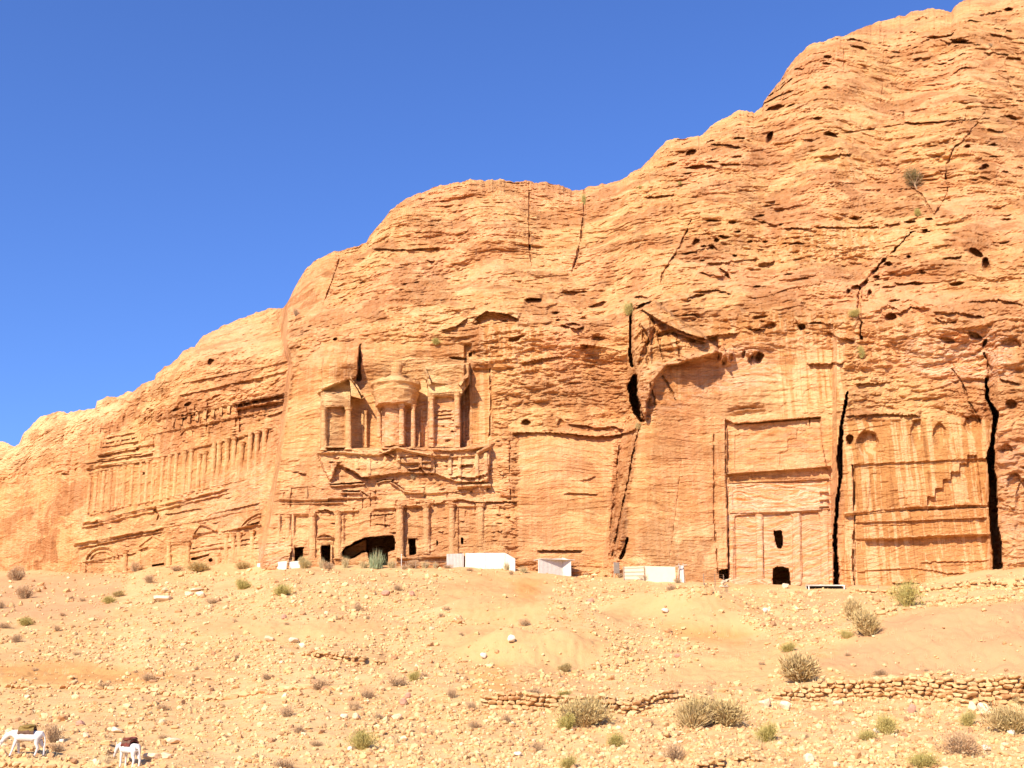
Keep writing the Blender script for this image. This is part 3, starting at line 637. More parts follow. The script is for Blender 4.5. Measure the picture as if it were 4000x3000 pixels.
bmk = sstep(-.22, .22, fbm(X_/15, Yw/15, Z_/8, 2, 141)); bed = bed*(.15+.85*bmk)
cn = pn(X_/3.1, Yw/3.1, Z_/1.25, 101)+.5*pn(X_/1.2, Yw/1.2, Z_/.6, 102)
cm = pn(X_/14, Yw/14, Z_/8, 103)
cav = .8*sstep(.30, .46, cn+cm*.35-.14*(1-TAF)-.25*(TAF < .2))*(.35+1.6*TAF)
rid = 1-np.abs(pn(X_/7.5, Yw/7.5, Z_/11, 111))*9
rid2 = 1-np.abs(pn(X_/4.2, Yw/4.2, Z_/2.2, 112)+.25*pn(X_/1.2, Yw/1.2, Z_/.9, 113))*11
jt = np.clip(rid, 0, 1)*.5*sstep(.1, .3, pn(X_/10, Yw/10, Z_/20, 114)) + np.clip(rid2, 0, 1)*.35*sstep(.0, .3, pn(X_/8, Yw/8, Z_/6, 115))
pl1 = fbm(X_/7.5, Yw/7.5, Z_/2.6, 4, 151, .6)*3.2; pl2 = fbm(X_/2.6, Yw/2.6, Z_/1.0, 3, 161, .6)*3.0
def plate(n):
    f = n-np.floor(n); return np.floor(n)+sstep(.42, .58, f)
bm2 = sstep(-.15, .3, fbm(X_/11, Yw/11, Z_/9, 2, 171)); plates = plate(pl1)*.24+plate(pl2)*(.05+.12*bm2)
blk = np.round(pn(X_/2.7, Yw/2.7, Z_/1.7, 116)*5)/5*.7
D += ROUGH*(big*.9+med+bed+cav*.95+jt*.7+blk*.25+plates) + (.14+.86*ROUGH)*fin*.8
upm = sstep(60, -160, PY-wtop); mac = fbm(X_/42+5, Yw/42, Z_/30, 2, 181); D += upm*(mac*4.5 + np.clip(1-np.abs(fbm(X_/34+Z_/60, Yw/34, Z_/80, 2, 186))*7, 0, 1)*1.5)
fin2 = fbm(X_/.8, Yw/.8, Z_/.22, 2, 65)
D += (.22+.78*ROUGH)*fin2*.13
D += (1-ROUGH)*(pn(X_/5, Yw/5, Z_/1.6, 121)*.2 + bedding(.9, 131, 5)*.12 + bedding(.45, 133, 9)*.10)
YF = YB + D
# no needle spikes: limit depth jumps that a single sample makes
YFs = YF
def samp(arr, px, py):
    px = np.asarray(px, float); py = np.asarray(py, float)
    ci = np.interp(px, pxs, np.arange(nC)); c0 = np.clip(ci.astype(int), 0, nC-2); fc = ci-c0
    def col(c):
        r = np.clip((foot[c]-py)/(foot[c]-ys[c]), 0, 1)*(NR-1); r0 = np.clip(r.astype(int), 0, NR-2); fr = r-r0
        return arr[r0, c]*(1-fr)+arr[r0+1, c]*fr
    return col(c0)*(1-fc)+col(c0+1)*fc
YST = YB + DST
def wallY(px, py): return samp(YST, px, py)
def rockY(px, py): return samp(YF, px, py)
ZN = np.stack([STREAK, VARN, SWIRL, PALE], -1).clip(0, 1)
def zones_at(px, py): return np.stack([samp(ZN[..., k], px, py) for k in range(4)], -1)

X_ = S*YF; Z_ = CZ+Q*YF
CO = np.stack([X_, YF, Z_], -1)
# back of the mountain
back = []
Xs, Ysk, Zs = X_[-1], YF[-1], Z_[-1]
for k, (m, dz) in enumerate([(1.02, .2), (1.06, 1.5), (1.14, 5), (1.3, 18), (1.6, 60), (1.9, 130)]):
    back.append(np.stack([Xs*m, Ysk*m, np.maximum(Zs-dz*(1+Zs/60), -4)], -1))
CO = np.concatenate([CO, np.array(back)], 0)
ZNb = np.concatenate([ZN, np.repeat(ZN[-1:], 6, 0)], 0)
R_, K_ = CO.shape[:2]
ii = np.arange(R_*K_).reshape(R_, K_)
quads = np.stack([ii[:-1, :-1], ii[:-1, 1:], ii[1:, 1:], ii[1:, :-1]], -1)      # normals to the valley
flab = np.zeros((R_-1, K_-1), np.int16)
LA = LAB
flab[:NR-1] = np.maximum(np.maximum(LA[:-1, :-1], LA[1:, 1:]), np.maximum(LA[:-1, 1:], LA[1:, :-1]))
flat = CO.reshape(-1, 3); zflat = ZNb.reshape(-1, 4)
def patch(name, lab, parent=None, origin=(0, 0, 0)):
    q = quads[flab == lab]
    if len(q) == 0: return None
    u, inv = np.unique(q, return_inverse=True)
    me = np_mesh(name, flat[u]-np.array(origin), inv.reshape(-1, 4), M_ROCK, False, zflat[u])
    return link(name, me, parent)
cliff = patch('cliff', 0); tag(cliff, kind='structure')
cliff.name = 'cliff'
def base_at(px, py):
    return P3(px, py, float(wallY(px, py)))
O1 = base_at(1520, 2215); O2 = base_at(650, 2215); O3 = base_at(3040, 2292); O4 = base_at(3600, 2285)
T1 = empty('rock_cut_tomb', O1, 'ruined rock-cut tomb with a round urn-topped pavilion and broken columns above a black cave mouth', 'tomb')
T2 = empty('rock_cut_tomb', O2, 'long eroded palace-like tomb with a row of many columns above four gabled and arched portals', 'tomb')
T3 = empty('rock_cut_tomb', O3, 'narrow tomb of swirling red, white and yellow stone with an arched black door and window', 'tomb')
T4 = empty('rock_cut_tomb', O4, 'streaked plain tomb with crow steps and two long cornices between the two dark clefts', 'tomb')
TO = {1: (T1, O1), 2: (T2, O2), 3: (T3, O3), 4: (T4, O4)}
for k, (t, o) in TO.items(): patch('facade_wall', k, t, o)
for k, t in enumerate(DOORS): patch('doorway', 10+k, TO[t][0], TO[t][1])

# ---------------------------------------------------------------- carved members, each a weathered solid of its own
def loft(name, parent, origin, ring_px, ring_off, mat=None, wear=.05, seed=0, close=True):
    """ring_px (n,m,2) photo-pixel guides on the wall, ring_off (n,m) metres out from it"""
    ring_px = np.asarray(ring_px, float); n, m = ring_px.shape[:2]
    px = ring_px[..., 0]; py = ring_px[..., 1]
    Y = wallY(px, py)-ring_off
    s, q = rays(px, py)
    co = np.stack([s*Y, Y, CZ+q*Y], -1)
    nn = np.stack([pn(co[..., 0]*2.3, co[..., 1]*2.3, co[..., 2]*2.3, seed+k) + .6*pn(co[..., 0]*6, co[..., 1]*6, co[..., 2]*6, seed+9+k) for k in range(3)], -1)
    co = co+nn*wear
    i = np.arange(n*m).reshape(n, m); j = np.roll(i, -1, 1)
    f = np.stack([i[:-1], i[1:], j[1:], j[:-1]], -1).reshape(-1, 4)
    z = np.maximum(zones_at(px, py), [0, 0, 0, .25]).reshape(-1, 4)
    caps = [np.array([list(i[0])]), np.array([list(i[-1][::-1])])]
    me = np_mesh(name, co.reshape(-1, 3)-np.array(origin), [f]+caps, M_ROCK, False, z)
    return link(name, outward(me), parent)
def band(k, name, pts, h, out, prof=None, wear=.06, step=7.0, back=.7, gap=0.0):
    parent, origin = TO[k]
    """a moulding whose top edge follows pts; prof = [(v 0..1 down, share of out)]"""
    prof = prof or [(0, 1), (.38, 1), (.45, .72), (.72, .62), (.78, .35), (1, .25)]
    L = [0]
    for a, b in zip(pts[:-1], pts[1:]): L.append(L[-1]+math.hypot(b[0]-a[0], b[1]-a[1]))
    n = max(3, int(L[-1]/step)+1); t = np.linspace(0, L[-1], n)
    x = np.interp(t, L, [p[0] for p in pts]); y = np.interp(t, L, [p[1] for p in pts])
    e = 1-.45*np.clip(fbm(x/16, y/16, 0*x+h+k, 3, 5)*2.2-.15, 0, 1)       # bitten edges
    V = [p[0] for p in prof]; O = [p[1] for p in prof]
    ring = np.zeros((n, len(prof)+2, 2)); off = np.zeros((n, len(prof)+2))
    dx = np.gradient(x); dy = np.gradient(y); ln = np.hypot(dx, dy)+1e-6
    nx_, ny_ = -dy/ln, dx/ln
    for j, (v, o) in enumerate(prof):
        ring[:, j, 0] = x+nx_*v*h; ring[:, j, 1] = y+ny_*v*h; off[:, j] = out*o*e
    ring[:, -2, 0] = x+nx_*h; ring[:, -2, 1] = y+ny_*h; off[:, -2] = -back
    ring[:, -1, 0] = x; ring[:, -1, 1] = y; off[:, -1] = -back
    return loft(name, parent, origin, ring, off, wear=wear, seed=int(h*7+pts[0][0]) % 97)
def column(k, x, y0, y1, rp, out=0.0, x1=None, cap=True, foot_=True, wear=.05, yref=None, name='column'):
    """round shaft between photo heights y0 (top) and y1; capital and base are its own sub-parts"""
    parent, origin = TO[k]
    x1 = x if x1 is None else x1
    Yt = float(wallY(x, (y0+y1)/2 if yref is None else yref))-out
    r = rp*Yt/F
    a = P3(x, y0, Yt); b = P3(x1, y1, Yt)
    def tube(nm, par, t0, t1, prof, seed=0, org=origin):
        n = max(3, int(abs(t1-t0)*(y1-y0)/7)+2); seg = 12
        ts = np.linspace(t0, t1, n); rr = np.interp(np.linspace(0, 1, n), [p[0] for p in prof], [p[1] for p in prof])*r
        c = a[None]*(1-ts[:, None])+b[None]*ts[:, None]
        an = np.linspace(0, 2*np.pi, seg, endpoint=False)
        co = np.stack([c[:, 0:1]+rr[:, None]*np.cos(an), c[:, 1:2]+rr[:, None]*np.sin(an), np.repeat(c[:, 2:3], seg, 1)], -1)
        nn = np.stack([pn(co[..., 0]*1.9, co[..., 1]*1.9, co[..., 2]*2.6, seed+q)+.6*pn(co[..., 0]*5, co[..., 1]*5, co[..., 2]*5, seed+q+5) for q in range(3)], -1)
        co = co+nn*wear
        i = np.arange(n*seg).reshape(n, seg); j = np.roll(i, -1, 1)
        f = np.stack([i[:-1], i[1:], j[1:], j[:-1]], -1).reshape(-1, 4)
        px, py = project(co[..., 0], co[..., 1], co[..., 2])
        me = np_mesh(nm, co.reshape(-1, 3)-np.array(org), [f[:, ::-1], np.array([list(i[0])]), np.array([list(i[-1][::-1])])], M_ROCK, False, np.maximum(zones_at(px, py)*[1, .2, 1, 1], [0, 0, 0, .4]).reshape(-1, 4))
        return link(nm, outward(me), par)
    H = (y1-y0)
    tc = 14/H if cap else 0; tb = 8/H if foot_ else 0
    sh = tube(name, parent, tc, 1-tb, [(0, .88), (.5, 1.0), (1, 1.02)], int(x) % 89)
    if cap: tube('capital', sh, 0, tc, [(0, 1.55), (.2, 1.55), (.35, 1.2), (.6, 1.28), (1, .95)], 3)
    if foot_: tube('column_base', sh, 1-tb, 1, [(0, 1.08), (.4, 1.3), (1, 1.45)], 4)
    return sh
def block(k, name, pts, out, back=.8, wear=.06, sub=9.0):
    """a slab with the outline pts on the wall, standing proud by out"""
    parent, origin = TO[k]
    P_ = []
    for a, b in zip(pts, pts[1:]+pts[:1]):
        n = max(1, int(math.hypot(b[0]-a[0], b[1]-a[1])/sub))
        for t in range(n): P_.append((a[0]+(b[0]-a[0])*t/n, a[1]+(b[1]-a[1])*t/n))
    P_ = np.array(P_); cx, cy = P_.mean(0)
    Yc = float(np.mean(wallY(P_[:, 0], P_[:, 1])))
    rings = []
    for sc, o in [(0.0, out), (.55, out), (.93, out), (1.0, out*.94), (1.0, -back)]:
        px = cx+(P_[:, 0]-cx)*max(sc, .02); py = cy+(P_[:, 1]-cy)*max(sc, .02)
        Y = np.full(len(px), Yc)-o
        s, q = rays(px, py); rings.append(np.stack([s*Y, Y, CZ+q*Y], -1))
    co = np.array(rings)
    nn = np.stack([pn(co[..., 0]*2.1, co[..., 1]*2.1, co[..., 2]*2.1, 50+q)+.6*pn(co[..., 0]*6, co[..., 1]*6, co[..., 2]*6, 60+q) for q in range(3)], -1)
    co = co+nn*wear
    n, m = co.shape[:2]; i = np.arange(n*m).reshape(n, m); j = np.roll(i, -1, 1)
    f = np.stack([i[:-1], j[:-1], j[1:], i[1:]], -1).reshape(-1, 4)
    px, py = project(co[..., 0], co[..., 1], co[..., 2])
    me = np_mesh(name, co.reshape(-1, 3)-np.array(origin), [f[:, ::-1], np.array([list(i[0])])], M_ROCK, False, zones_at(px, py).reshape(-1, 4))
    return link(name, outward(me), parent)
def lathe(k, name, x, yc, Yc, prof, parent=None, seg=28, wear=.06):
    """prof = [(photo row, radius px)] turned about the vertical through photo column x"""
    par, origin = TO[k]; parent = parent or par
    seg_ = []
    for (ya, ra), (yb, rb) in zip(prof[:-1], prof[1:]):
        n = max(1, int(max(abs(yb-ya), abs(rb-ra))/7)); seg_ += [(ya+(yb-ya)*t/n, ra+(rb-ra)*t/n) for t in range(n)]
    seg_.append(prof[-1]); pr = np.array(seg_)
    s, q = rays(np.full(len(pr), float(x)), pr[:, 0])
    X0 = float(rays(x, yc)[0])*Yc
    z = CZ+q*Yc; r = pr[:, 1]*Yc/F
    an = np.linspace(0, 2*np.pi, seg, endpoint=False)
    co = np.stack([X0+r[:, None]*np.cos(an), Yc+r[:, None]*np.sin(an), np.repeat(z[:, None], seg, 1)], -1)
    nn = np.stack([pn(co[..., 0]*1.7, co[..., 1]*1.7, co[..., 2]*2.1, 70+q_)+.6*pn(co[..., 0]*5, co[..., 1]*5, co[..., 2]*5, 80+q_) for q_ in range(3)], -1)
    co = co+nn*wear
    n = len(pr); i = np.arange(n*seg).reshape(n, seg); j = np.roll(i, -1, 1)
    f = np.stack([i[:-1], i[1:], j[1:], j[:-1]], -1).reshape(-1, 4)
    px, py = project(co[..., 0], co[..., 1], co[..., 2])
    me = np_mesh(name, co.reshape(-1, 3)-np.array(origin), [f[:, ::-1], np.array([list(i[0])]), np.array([list(i[-1][::-1])])], M_ROCK, False, zones_at(px, py).reshape(-1, 4))
    return link(name, outward(me), parent)

# --- tomb 1, upper storey
block(1, 'pavilion_entablature', [(1254,1534),(1368,1530),(1371,1590),(1254,1590)], .35, 2.5)
block(1, 'pediment_face', [(1244,1530),(1300,1508),(1366,1480),(1368,1531)], .2, 2.2)
band(1, 'raking_cornice', [(1238,1529),(1300,1500),(1368,1474)], 14, 1.2, back=2.0)
band(1, 'pavilion_cornice', [(1240,1530),(1372,1524)], 9, 1.0, back=2.0)
band(1, 'raking_cornice', [(1370,1474),(1398,1508),(1424,1552)], 13, 3.4, back=1.0)
block(1, 'pediment_block', [(1366,1478),(1392,1512),(1414,1560),(1372,1548)], 2.6, 1.0)
column(1, 1264, 1590, 1760, 10, .1); column(1, 1361, 1590, 1758, 11.5, .2)
column(1, 1417, 1604, 1748, 5, .2, name='pilaster'); column(1, 1429, 1604, 1748, 5, .3, name='pilaster')
Yth = float(wallY(1450, 1650))-3.0
lathe(1, 'tholos_roof', 1545, 1550, Yth+.6, [(1418,20),(1424,26),(1440,22),(1458,20),(1466,22),(1474,34),(1486,56),(1497,62),(1500,60)])
lathe(1, 'urn', 1548, 1550, Yth+.4, [(1416,10),(1419,24),(1428,26),(1444,22),(1462,17),(1466,20)], seg=16)
lathe(1, 'tholos_entablature', 1546, 1550, Yth+.4, [(1499,58),(1500,100),(1512,103),(1518,94),(1532,90),(1538,97),(1546,92),(1566,84),(1588,80),(1589,60)], wear=.2)
for x, ya, yb, r, o in [(1480,1592,1708,9.5,1.4),(1569,1578,1736,11,2.0),(1614,1582,1748,9,1.2)]:
    column(1, x, ya, yb, r, o, yref=1700 if x < 1500 else 1660, foot_=False)
lathe(1, 'tholos_drum', 1546, 1550, Yth+.6, [(1585,50),(1600,44),(1748,44)], wear=.2)
block(1, 'pavilion_block', [(1660,1434),(1700,1428),(1833,1420),(1834,1470),(1822,1484),(1800,1492),(1760,1500),(1700,1496),(1680,1488),(1668,1462)], .5, 2.5, wear=.12)
band(1, 'raking_cornice', [(1662,1436),(1676,1470),(1684,1500)], 12, 1.1, back=2); band(1, 'raking_cornice', [(1834,1466),(1812,1488),(1800,1506)], 14, 2.2, back=2)
column(1, 1686, 1548, 1712, 9, .3, foot_=False); column(1, 1786, 1536, 1664, 11, .3, foot_=False, wear=.08)
band(1, 'pavilion_architrave', [(1672,1530),(1806,1520)], 20, .5, back=1.5)
# middle and lower storey
band(1, 'ledge', [(1240,1764),(1330,1762),(1400,1768),(1480,1772),(1545,1746)], 10, .9, wear=.14)
band(1, 'ledge', [(1690,1752),(1760,1756),(1850,1748),(1915,1738)], 9, .8, wear=.14)
for x, y0, y1 in [(1556,1782,1826),(1640,1784,1822),(1690,1784,1846),(1756,1782,1850),(1795,1776,1880),(1862,1772,1880),(1898,1768,1882),(1440,1790,1850),(1395,1790,1830),(1300,1812,1880)]:
    band(1, 'attic_pilaster', [(x+7, y0), (x+8, y1)], 14, .3, [(0, .7), (.3, 1), (.7, 1), (1, .6)], wear=.05)
band(1, 'attic_moulding', [(1548,1806),(1640,1803),(1690,1800)], 5, .35); band(1, 'attic_moulding', [(1700,1786),(1790,1782),(1860,1776)], 5, .35)
band(1, 'cornice', [(1100,1966),(1180,1964),(1340,1962)], 6, .4); band(1, 'architrave', [(1342,1944),(1420,1940),(1470,1936)], 7, .4, wear=.12)
band(1, 'cornice', [(1290,1896),(1350,1893),(1425,1888)], 7, .7, wear=.12); band(1, 'cornice', [(1330,1922),(1408,1924)], 7, .6, wear=.1)
band(1, 'broken_pediment', [(1525,1882),(1556,1900),(1580,1918)], 6, .7); band(1, 'broken_pediment', [(1470,1886),(1500,1876),(1530,1874)], 6, .6)
band(1, 'cornice', [(1655,1925),(1720,1921),(1790,1915)], 6, .4, wear=.1); band(1, 'upper_window_frame', [(1130,1902),(1200,1898)], 6, .35); band(1, 'upper_window_frame', [(1092,1912),(1130,1910)], 6, .35)
for x in (1132, 1196): band(1, 'attic_pilaster', [(x+5, 1906), (x+5, 1944)], 10, .3, [(0, .8), (.5, 1), (1, .8)], wear=.04)
band(1, 'attic_cornice', [(1545,1742),(1600,1757),(1690,1775),(1756,1775)], 12, .9)
band(1, 'attic_cornice', [(1860,1765),(1916,1735)], 16, .9); band(1, 'cornice', [(1786,1896),(1860,1892),(1918,1890)], 15, 1.3)
band(1, 'cornice', [(1845,1905),(1900,1902)], 24, .5)
band(1, 'cornice', [(1088,1944),(1190,1948),(1280,1944)], 14, .8); band(1, 'cornice', [(1577,1921),(1652,1921)], 9, .7); band(1, 'cornice', [(1282,1944),(1342,1942)], 7, .6)
band(1, 'architrave', [(1092,2004),(1210,2002)], 8, .4); band(1, 'architrave', [(1320,1996),(1400,1992)], 7, .35); band(1, 'architrave', [(1460,1985),(1680,1970)], 7, .35)
for x, y0, y1, r in [(1124,2010,2195,11),(1221,2006,2195,12),(1321,1998,2185,13),(1561,1976,2180,14),(1665,1972,2165,12.5),(1764,1970,2172,12.5),(1877,1968,2165,14)]:
    column(1, x, y0, y1, r, -.05 if x not in (1561,) else .4, wear=.10, x1=x+2)
for x in (1091, 1145): column(1, x, 2010, 2195, 6, .1, cap=False, foot_=False, name='pilaster')
band(1, 'door_pediment', [(1235,2098),(1250,2088),(1268,2084),(1286,2088),(1302,2096)], 6, .5, step=4); band(1, 'door_cornice', [(1236,2102),(1302,2099)], 5, .45)
band(1, 'door_lintel', [(1238,2116),(1300,2113)], 14, .25); band(1, 'door_jamb', [(1254,2134),(1253,2200)], 8, .35, step=5); band(1, 'door_jamb', [(1297,2132),(1297,2200)], 8, .3, step=5)
band(1, 'door_pediment', [(1150,2118),(1172,2108),(1200,2114)], 5, .35); band(1, 'door_lintel', [(1146,2126),(1196,2124)], 10, .3)
band(1, 'door_frame', [(1592,2100),(1628,2098)], 5, .25); 
band(1, 'plinth', [(1560,2178),(1700,2170),(1990,2164)], 10, .7)
# --- tomb 2
ncol = 25
for i in range(ncol):
    x = 348+i*28.5+random.uniform(-4, 4); t = i/(ncol-1)
    y0 = 1858-t*182+random.uniform(-4, 4); y1 = 2006-t*128+random.uniform(-4, 4)
    if i in (9, 15, 16, 21): y0 += random.uniform(14, 30)
    column(2, x+5*(1-t), y0, y1, 8.2+2.2*t, .0, x1=x-6, wear=.10, cap=i % 5 != 2, foot_=False)
for i in range(13):
    x = 652+i*31
    band(2, 'pilaster_strip', [(x, 1640-i*7.2), (x-3, 1672-i*7.2)], 12, .35, [(0, .7), (.3, 1), (.7, 1), (1, .6)], wear=.1)
for i in range(9):
    x = 392+i*20
    if x < 560: column(2, x, 1722-(x-392)*.17, 1745-(x-392)*.17, 5, .2, cap=False, foot_=False, wear=.08, name='dwarf_pilaster')
band(2, 'entablature', [(336,1824),(430,1808),(600,1782)], 12, 1.0, wear=.12); band(2, 'entablature', [(380,1774),(470,1752),(600,1730)], 9, 1.1, wear=.12)
band(2, 'entablature', [(320,2042),(430,2020),(607,1978),(740,1944),(880,1908)], 10, .8, wear=.08); band(2, 'entablature', [(318,2058),(430,2036),(620,1992),(860,1932)], 6, .5)
band(2, 'cornice', [(286,2124),(400,2106),(520,2080),(610,2064)], 11, 1.0, wear=.1)
band(2, 'attic_cornice', [(905,1572),(1000,1552),(1128,1528)], 10, 1.5, wear=.2); band(2, 'attic_cornice', [(920,1596),(1120,1556)], 9, 1.1, wear=.2)
band(2, 'entablature', [(345,1846),(520,1806),(700,1764)], 8, .6, wear=.2); band(2, 'entablature', [(720,1756),(860,1722),(1060,1668)], 9, .7, wear=.25)
band(2, 'string_course', [(350,2008),(600,1952),(850,1894),(1010,1862)], 6, .4, wear=.15); band(2, 'cornice', [(615,2062),(760,2034),(900,2004),(1012,1984)], 8, .6, wear=.15)
band(2, 'string_course', [(300,2140),(520,2094),(740,2056)], 6, .4, wear=.1); band(2, 'attic_cornice', [(560,1700),(760,1660),(940,1622),(1100,1590)], 7, .6, wear=.3)
band(2, 'attic_cornice', [(600,1640),(760,1604),(900,1580)], 6, .6, wear=.3)
def arch(cx, cy, rx, ry, a0, a1, tilt=0): return [(cx+rx*math.cos(a), cy-ry*math.sin(a)-tilt*math.cos(a)*rx) for a in np.linspace(a0, a1, 14)]
band(2, 'arched_pediment', arch(395, 2188, 66, 56, math.pi*.99, .08, .12), 11, .9, step=5); band(2, 'arched_pediment', arch(395, 2192, 50, 40, math.pi*.97, .12, .12), 7, .6, step=5)
band(2, 'arched_pediment', [(940,2052),(958,2030),(980,2014),(1006,2002),(1018,2000)], 9, 1.0); band(2, 'arched_pediment', [(955,2054),(972,2036),(996,2020),(1016,2014)], 6, .7)
band(2, 'gable', [(540,2132),(566,2112),(593,2092)], 7, .8); band(2, 'gable', [(593,2090),(625,2104),(654,2122)], 8, .9)
band(2, 'gable', [(754,2082),(768,2062),(782,2046)], 7, .9); band(2, 'gable', [(783,2045),(815,2056),(846,2072)], 8, 1.1)
band(2, 'portal_cornice', [(750,2090),(848,2072)], 7, .7); band(2, 'portal_cornice', [(320,2192),(400,2180),(480,2160)], 8, .6); band(2, 'portal_cornice', [(640,2118),(740,2108)], 8, .5)
band(2, 'portal_cornice', [(740,2152),(860,2132),(1010,2110)], 8, .5); band(2, 'portal_cornice', [(890,2068),(950,2058),(1016,2046)], 9, 1.0)
for x, y0, y1, r in [(312,2198,2240,8),(490,2150,2238,10),(660,2118,2215,9),(735,2120,2215,8),(885,2085,2212,10),(912,2082,2212,9),(935,2080,2212,9),(985,2072,2212,9),(850,2160,2212,9)]:
    column(2, x, y0, y1, r, .3, name='pilaster', wear=.1)
# --- tomb 3
band(3, 'main_cornice', [(2842,1846),(2950,1838),(3100,1828),(3244,1816)], 8, 1.0, [(0, 1), (.45, 1), (.6, .7), (1, .15)], wear=.05)
band(3, 'upper_moulding', [(2868,1652),(3000,1641),(3206,1626)], 5, .35); band(3, 'string_course', [(2848,1884),(3000,1878),(3238,1868)], 5, .4)
band(3, 'string_course', [(2850,2000),(3050,1996),(3240,1985)], 8, .3)
for x, y0, y1, r in [(2854,1880,2290,7),(2966,2008,2285,10),(3112,2004,2285,11),(3222,1880,2285,10)]:
    band(3, 'pilaster', [(x+r, y0), (x+r+6, y1)], 2*r, .16, [(0, .7), (.25, 1), (.75, 1), (1, .7)], step=12)
for y in (1920, 1950, 1976): band(3, 'string_course', [(3200,y),(3236,y-2)], 7, .6)
# --- tomb 4
band(4, 'main_cornice', [(3297,2001),(3437,1986),(3574,1974),(3692,1971),(3770,1964),(3866,1966)], 16, 1.0, [(0, .9), (.35, 1), (.5, .7), (1, .2)], wear=.13)
band(4, 'string_course', [(3339,2038),(3609,2028),(3852,2018)], 6, .45); band(4, 'lower_cornice', [(3376,2100),(3500,2098),(3633,2088),(3760,2084),(3866,2082)], 9, .8, wear=.1)
# ---------------------------------------------------------------- the stony slope below the cliff
_fp = ip(FOOT_PTS, pxs); _Yc = np.array([float(v) for v in samp(YB, pxs, _fp)])
_s, _q = rays(pxs, _fp); _zc = CZ+_q*_Yc
_kn = np.exp(-np.linspace(-2, 2, 61)**2); _kn /= _kn.sum()
_Ys = np.convolve(np.pad(_Yc, 30, mode='edge'), _kn, mode='valid')
_zc = CZ+_q*_Ys; _Yc = _Ys
def gz0(X, Y):
    """broad form: from the wadi floor up to the foot of the cliff"""
    s = X/np.maximum(Y, 25.0)
    Yc = np.interp(s, _s, _Yc); zc = np.interp(s, _s, _zc)
    t = (Y-48.0)/(Yc-48.0)
    up = 3.1+(zc-3.1)*np.clip(t, 0, 1.0) + np.clip(t-1, 0, 3)*3
    return np.where(Y > 48, up, np.interp(Y, [-60, 0, 20, 48], [4.0, 4.2, 2.7, 3.1]))
def hit(px, py, fn):
    px = np.atleast_1d(np.asarray(px, float)); py = np.atleast_1d(np.asarray(py, float))
    s, q = rays(px, py)
    Yg = np.geomspace(34, 235, 260)
    X = s[:, None]*Yg; Z = CZ+q[:, None]*Yg
    d = fn(X, Yg[None]+0*X)-Z
    k = np.argmax(d > 0, axis=1); k = np.where((d > 0).any(axis=1), k, np.argmax(d, axis=1)); k = np.clip(k, 1, len(Yg)-1); r = np.arange(len(k))
    global MISS
    MISS = ~(d > 0).any(axis=1)
    d0, d1 = d[r, k-1], d[r, k]; f = np.where((d > 0).any(axis=1), np.clip(-d0/(d1-d0+1e-9), 0, 1), 1.0)
    Y = Yg[k-1]*(1-f)+Yg[k]*f
    Y = np.where(MISS, np.interp(s, _s, _Yc)-2.0, Y)
    return s*Y, Y
MOUNDS = [(2060,2420,7,5.5,1.7),(2260,2470,4,4,.9),(1900,2540,2.6,2.6,.8),(2080,2560,3.2,2.6,.9),(2290,2560,3.0,2.6,.8),(2650,2400,6,5,1.4),(2850,2440,6,6,1.4),(3650,2530,11,5,1.5),(3950,2560,9,5,1.3),(1200,2455,9,5,.5),(450,2380,10,8,.7),(1300,2330,12,6,.8),(2480,2620,7,4,-.5),(3180,2420,7,9,-.9),(1750,2560,6,6,-.5)]
_mx, _my = hit([m[0] for m in MOUNDS], [m[1] for m in MOUNDS], gz0)
WALLS = {
 'A': ([(3035,2724),(3200,2714),(3500,2714),(3700,2724),(3800,2738),(4060,2742)], [.45,1.0,1.15,1.25,1.5,1.5]),
 'B': ([(1868,2752),(1960,2764),(2150,2774),(2300,2778),(2480,2770),(2640,2745),(2785,2734)], [.5,.75,.8,.75,.7,.5,.3]),
 'C': ([(3323,2322),(3513,2327),(3666,2326),(3840,2312),(4060,2300)], [.55,.5,.6,.85,1.0]),
 'C2': ([(3400,2400),(3540,2384),(3640,2366),(3738,2354),(3866,2350),(4060,2330)], [.35,.35,.4,.4,.4,.4]),
 'D': ([(2680,2995),(2780,2985),(2870,2968),(2975,2955)], [.40,.42,.38,.25]),
 'E': ([(1180,2552),(1280,2556),(1400,2560),(1500,2556)], [.25,.6,.55,.25]),
 'F': ([(-40,2680),(140,2682),(290,2684),(430,2684),(640,2688),(840,2690),(1000,2676),(1205,2668),(1370,2690)], [.2,.26,.24,.2,.26,.24,.24,.3,.22]),
 'G': ([(-40,2985),(120,2988),(225,2990),(330,2988),(430,2996)], [.30,.30,.30,.34,.3]),
 'I': ([(3190,2932),(3300,2944),(3420,2940),(3505,2946)], [.22,.24,.24,.2]),
}
WL = {}
for k, (pts, hs) in WALLS.items():
    x, y = hit([p[0] for p in pts], [p[1] for p in pts], gz0)
    WL[k] = (x, y, np.array(hs), x/y)
def gz1(X, Y):
    z = gz0(X, Y)
    for (px, py, rx, ry, h), mx, my in zip(MOUNDS, _mx, _my):
        r = ((X-mx)/rx)**2+((Y-my)/ry)**2
        z = z+h*1.05*np.exp(-r**1.8)
    s = X/np.maximum(Y, 25.0)
    for k, (wx, wy, wh, ws) in WL.items():
        yl = np.interp(s, ws, wy); h = np.interp(s, ws, wh)
        win = sstep(ws[0]-.004, ws[0]+.006, s)*sstep(ws[-1]+.004, ws[-1]-.006, s)
        d = Y-yl
        z = z+.92*h*win*sstep(.10, .34, d)*np.exp(-np.clip(d, 0, 99)/7.0)
    return z
def gz(X, Y):
    z = gz1(X, Y)
    n = fbm(X/13, Y/13, 0*X+.5, 3, 201)*.9+fbm(X/3.2, Y/3.2, 0*X+.5, 3, 202)*.26+fbm(X/.8, Y/.8, 0*X+.5, 2, 203)*.07
    foot_f = np.clip((Y-30)/15, 0, 1)
    return z+n*foot_f
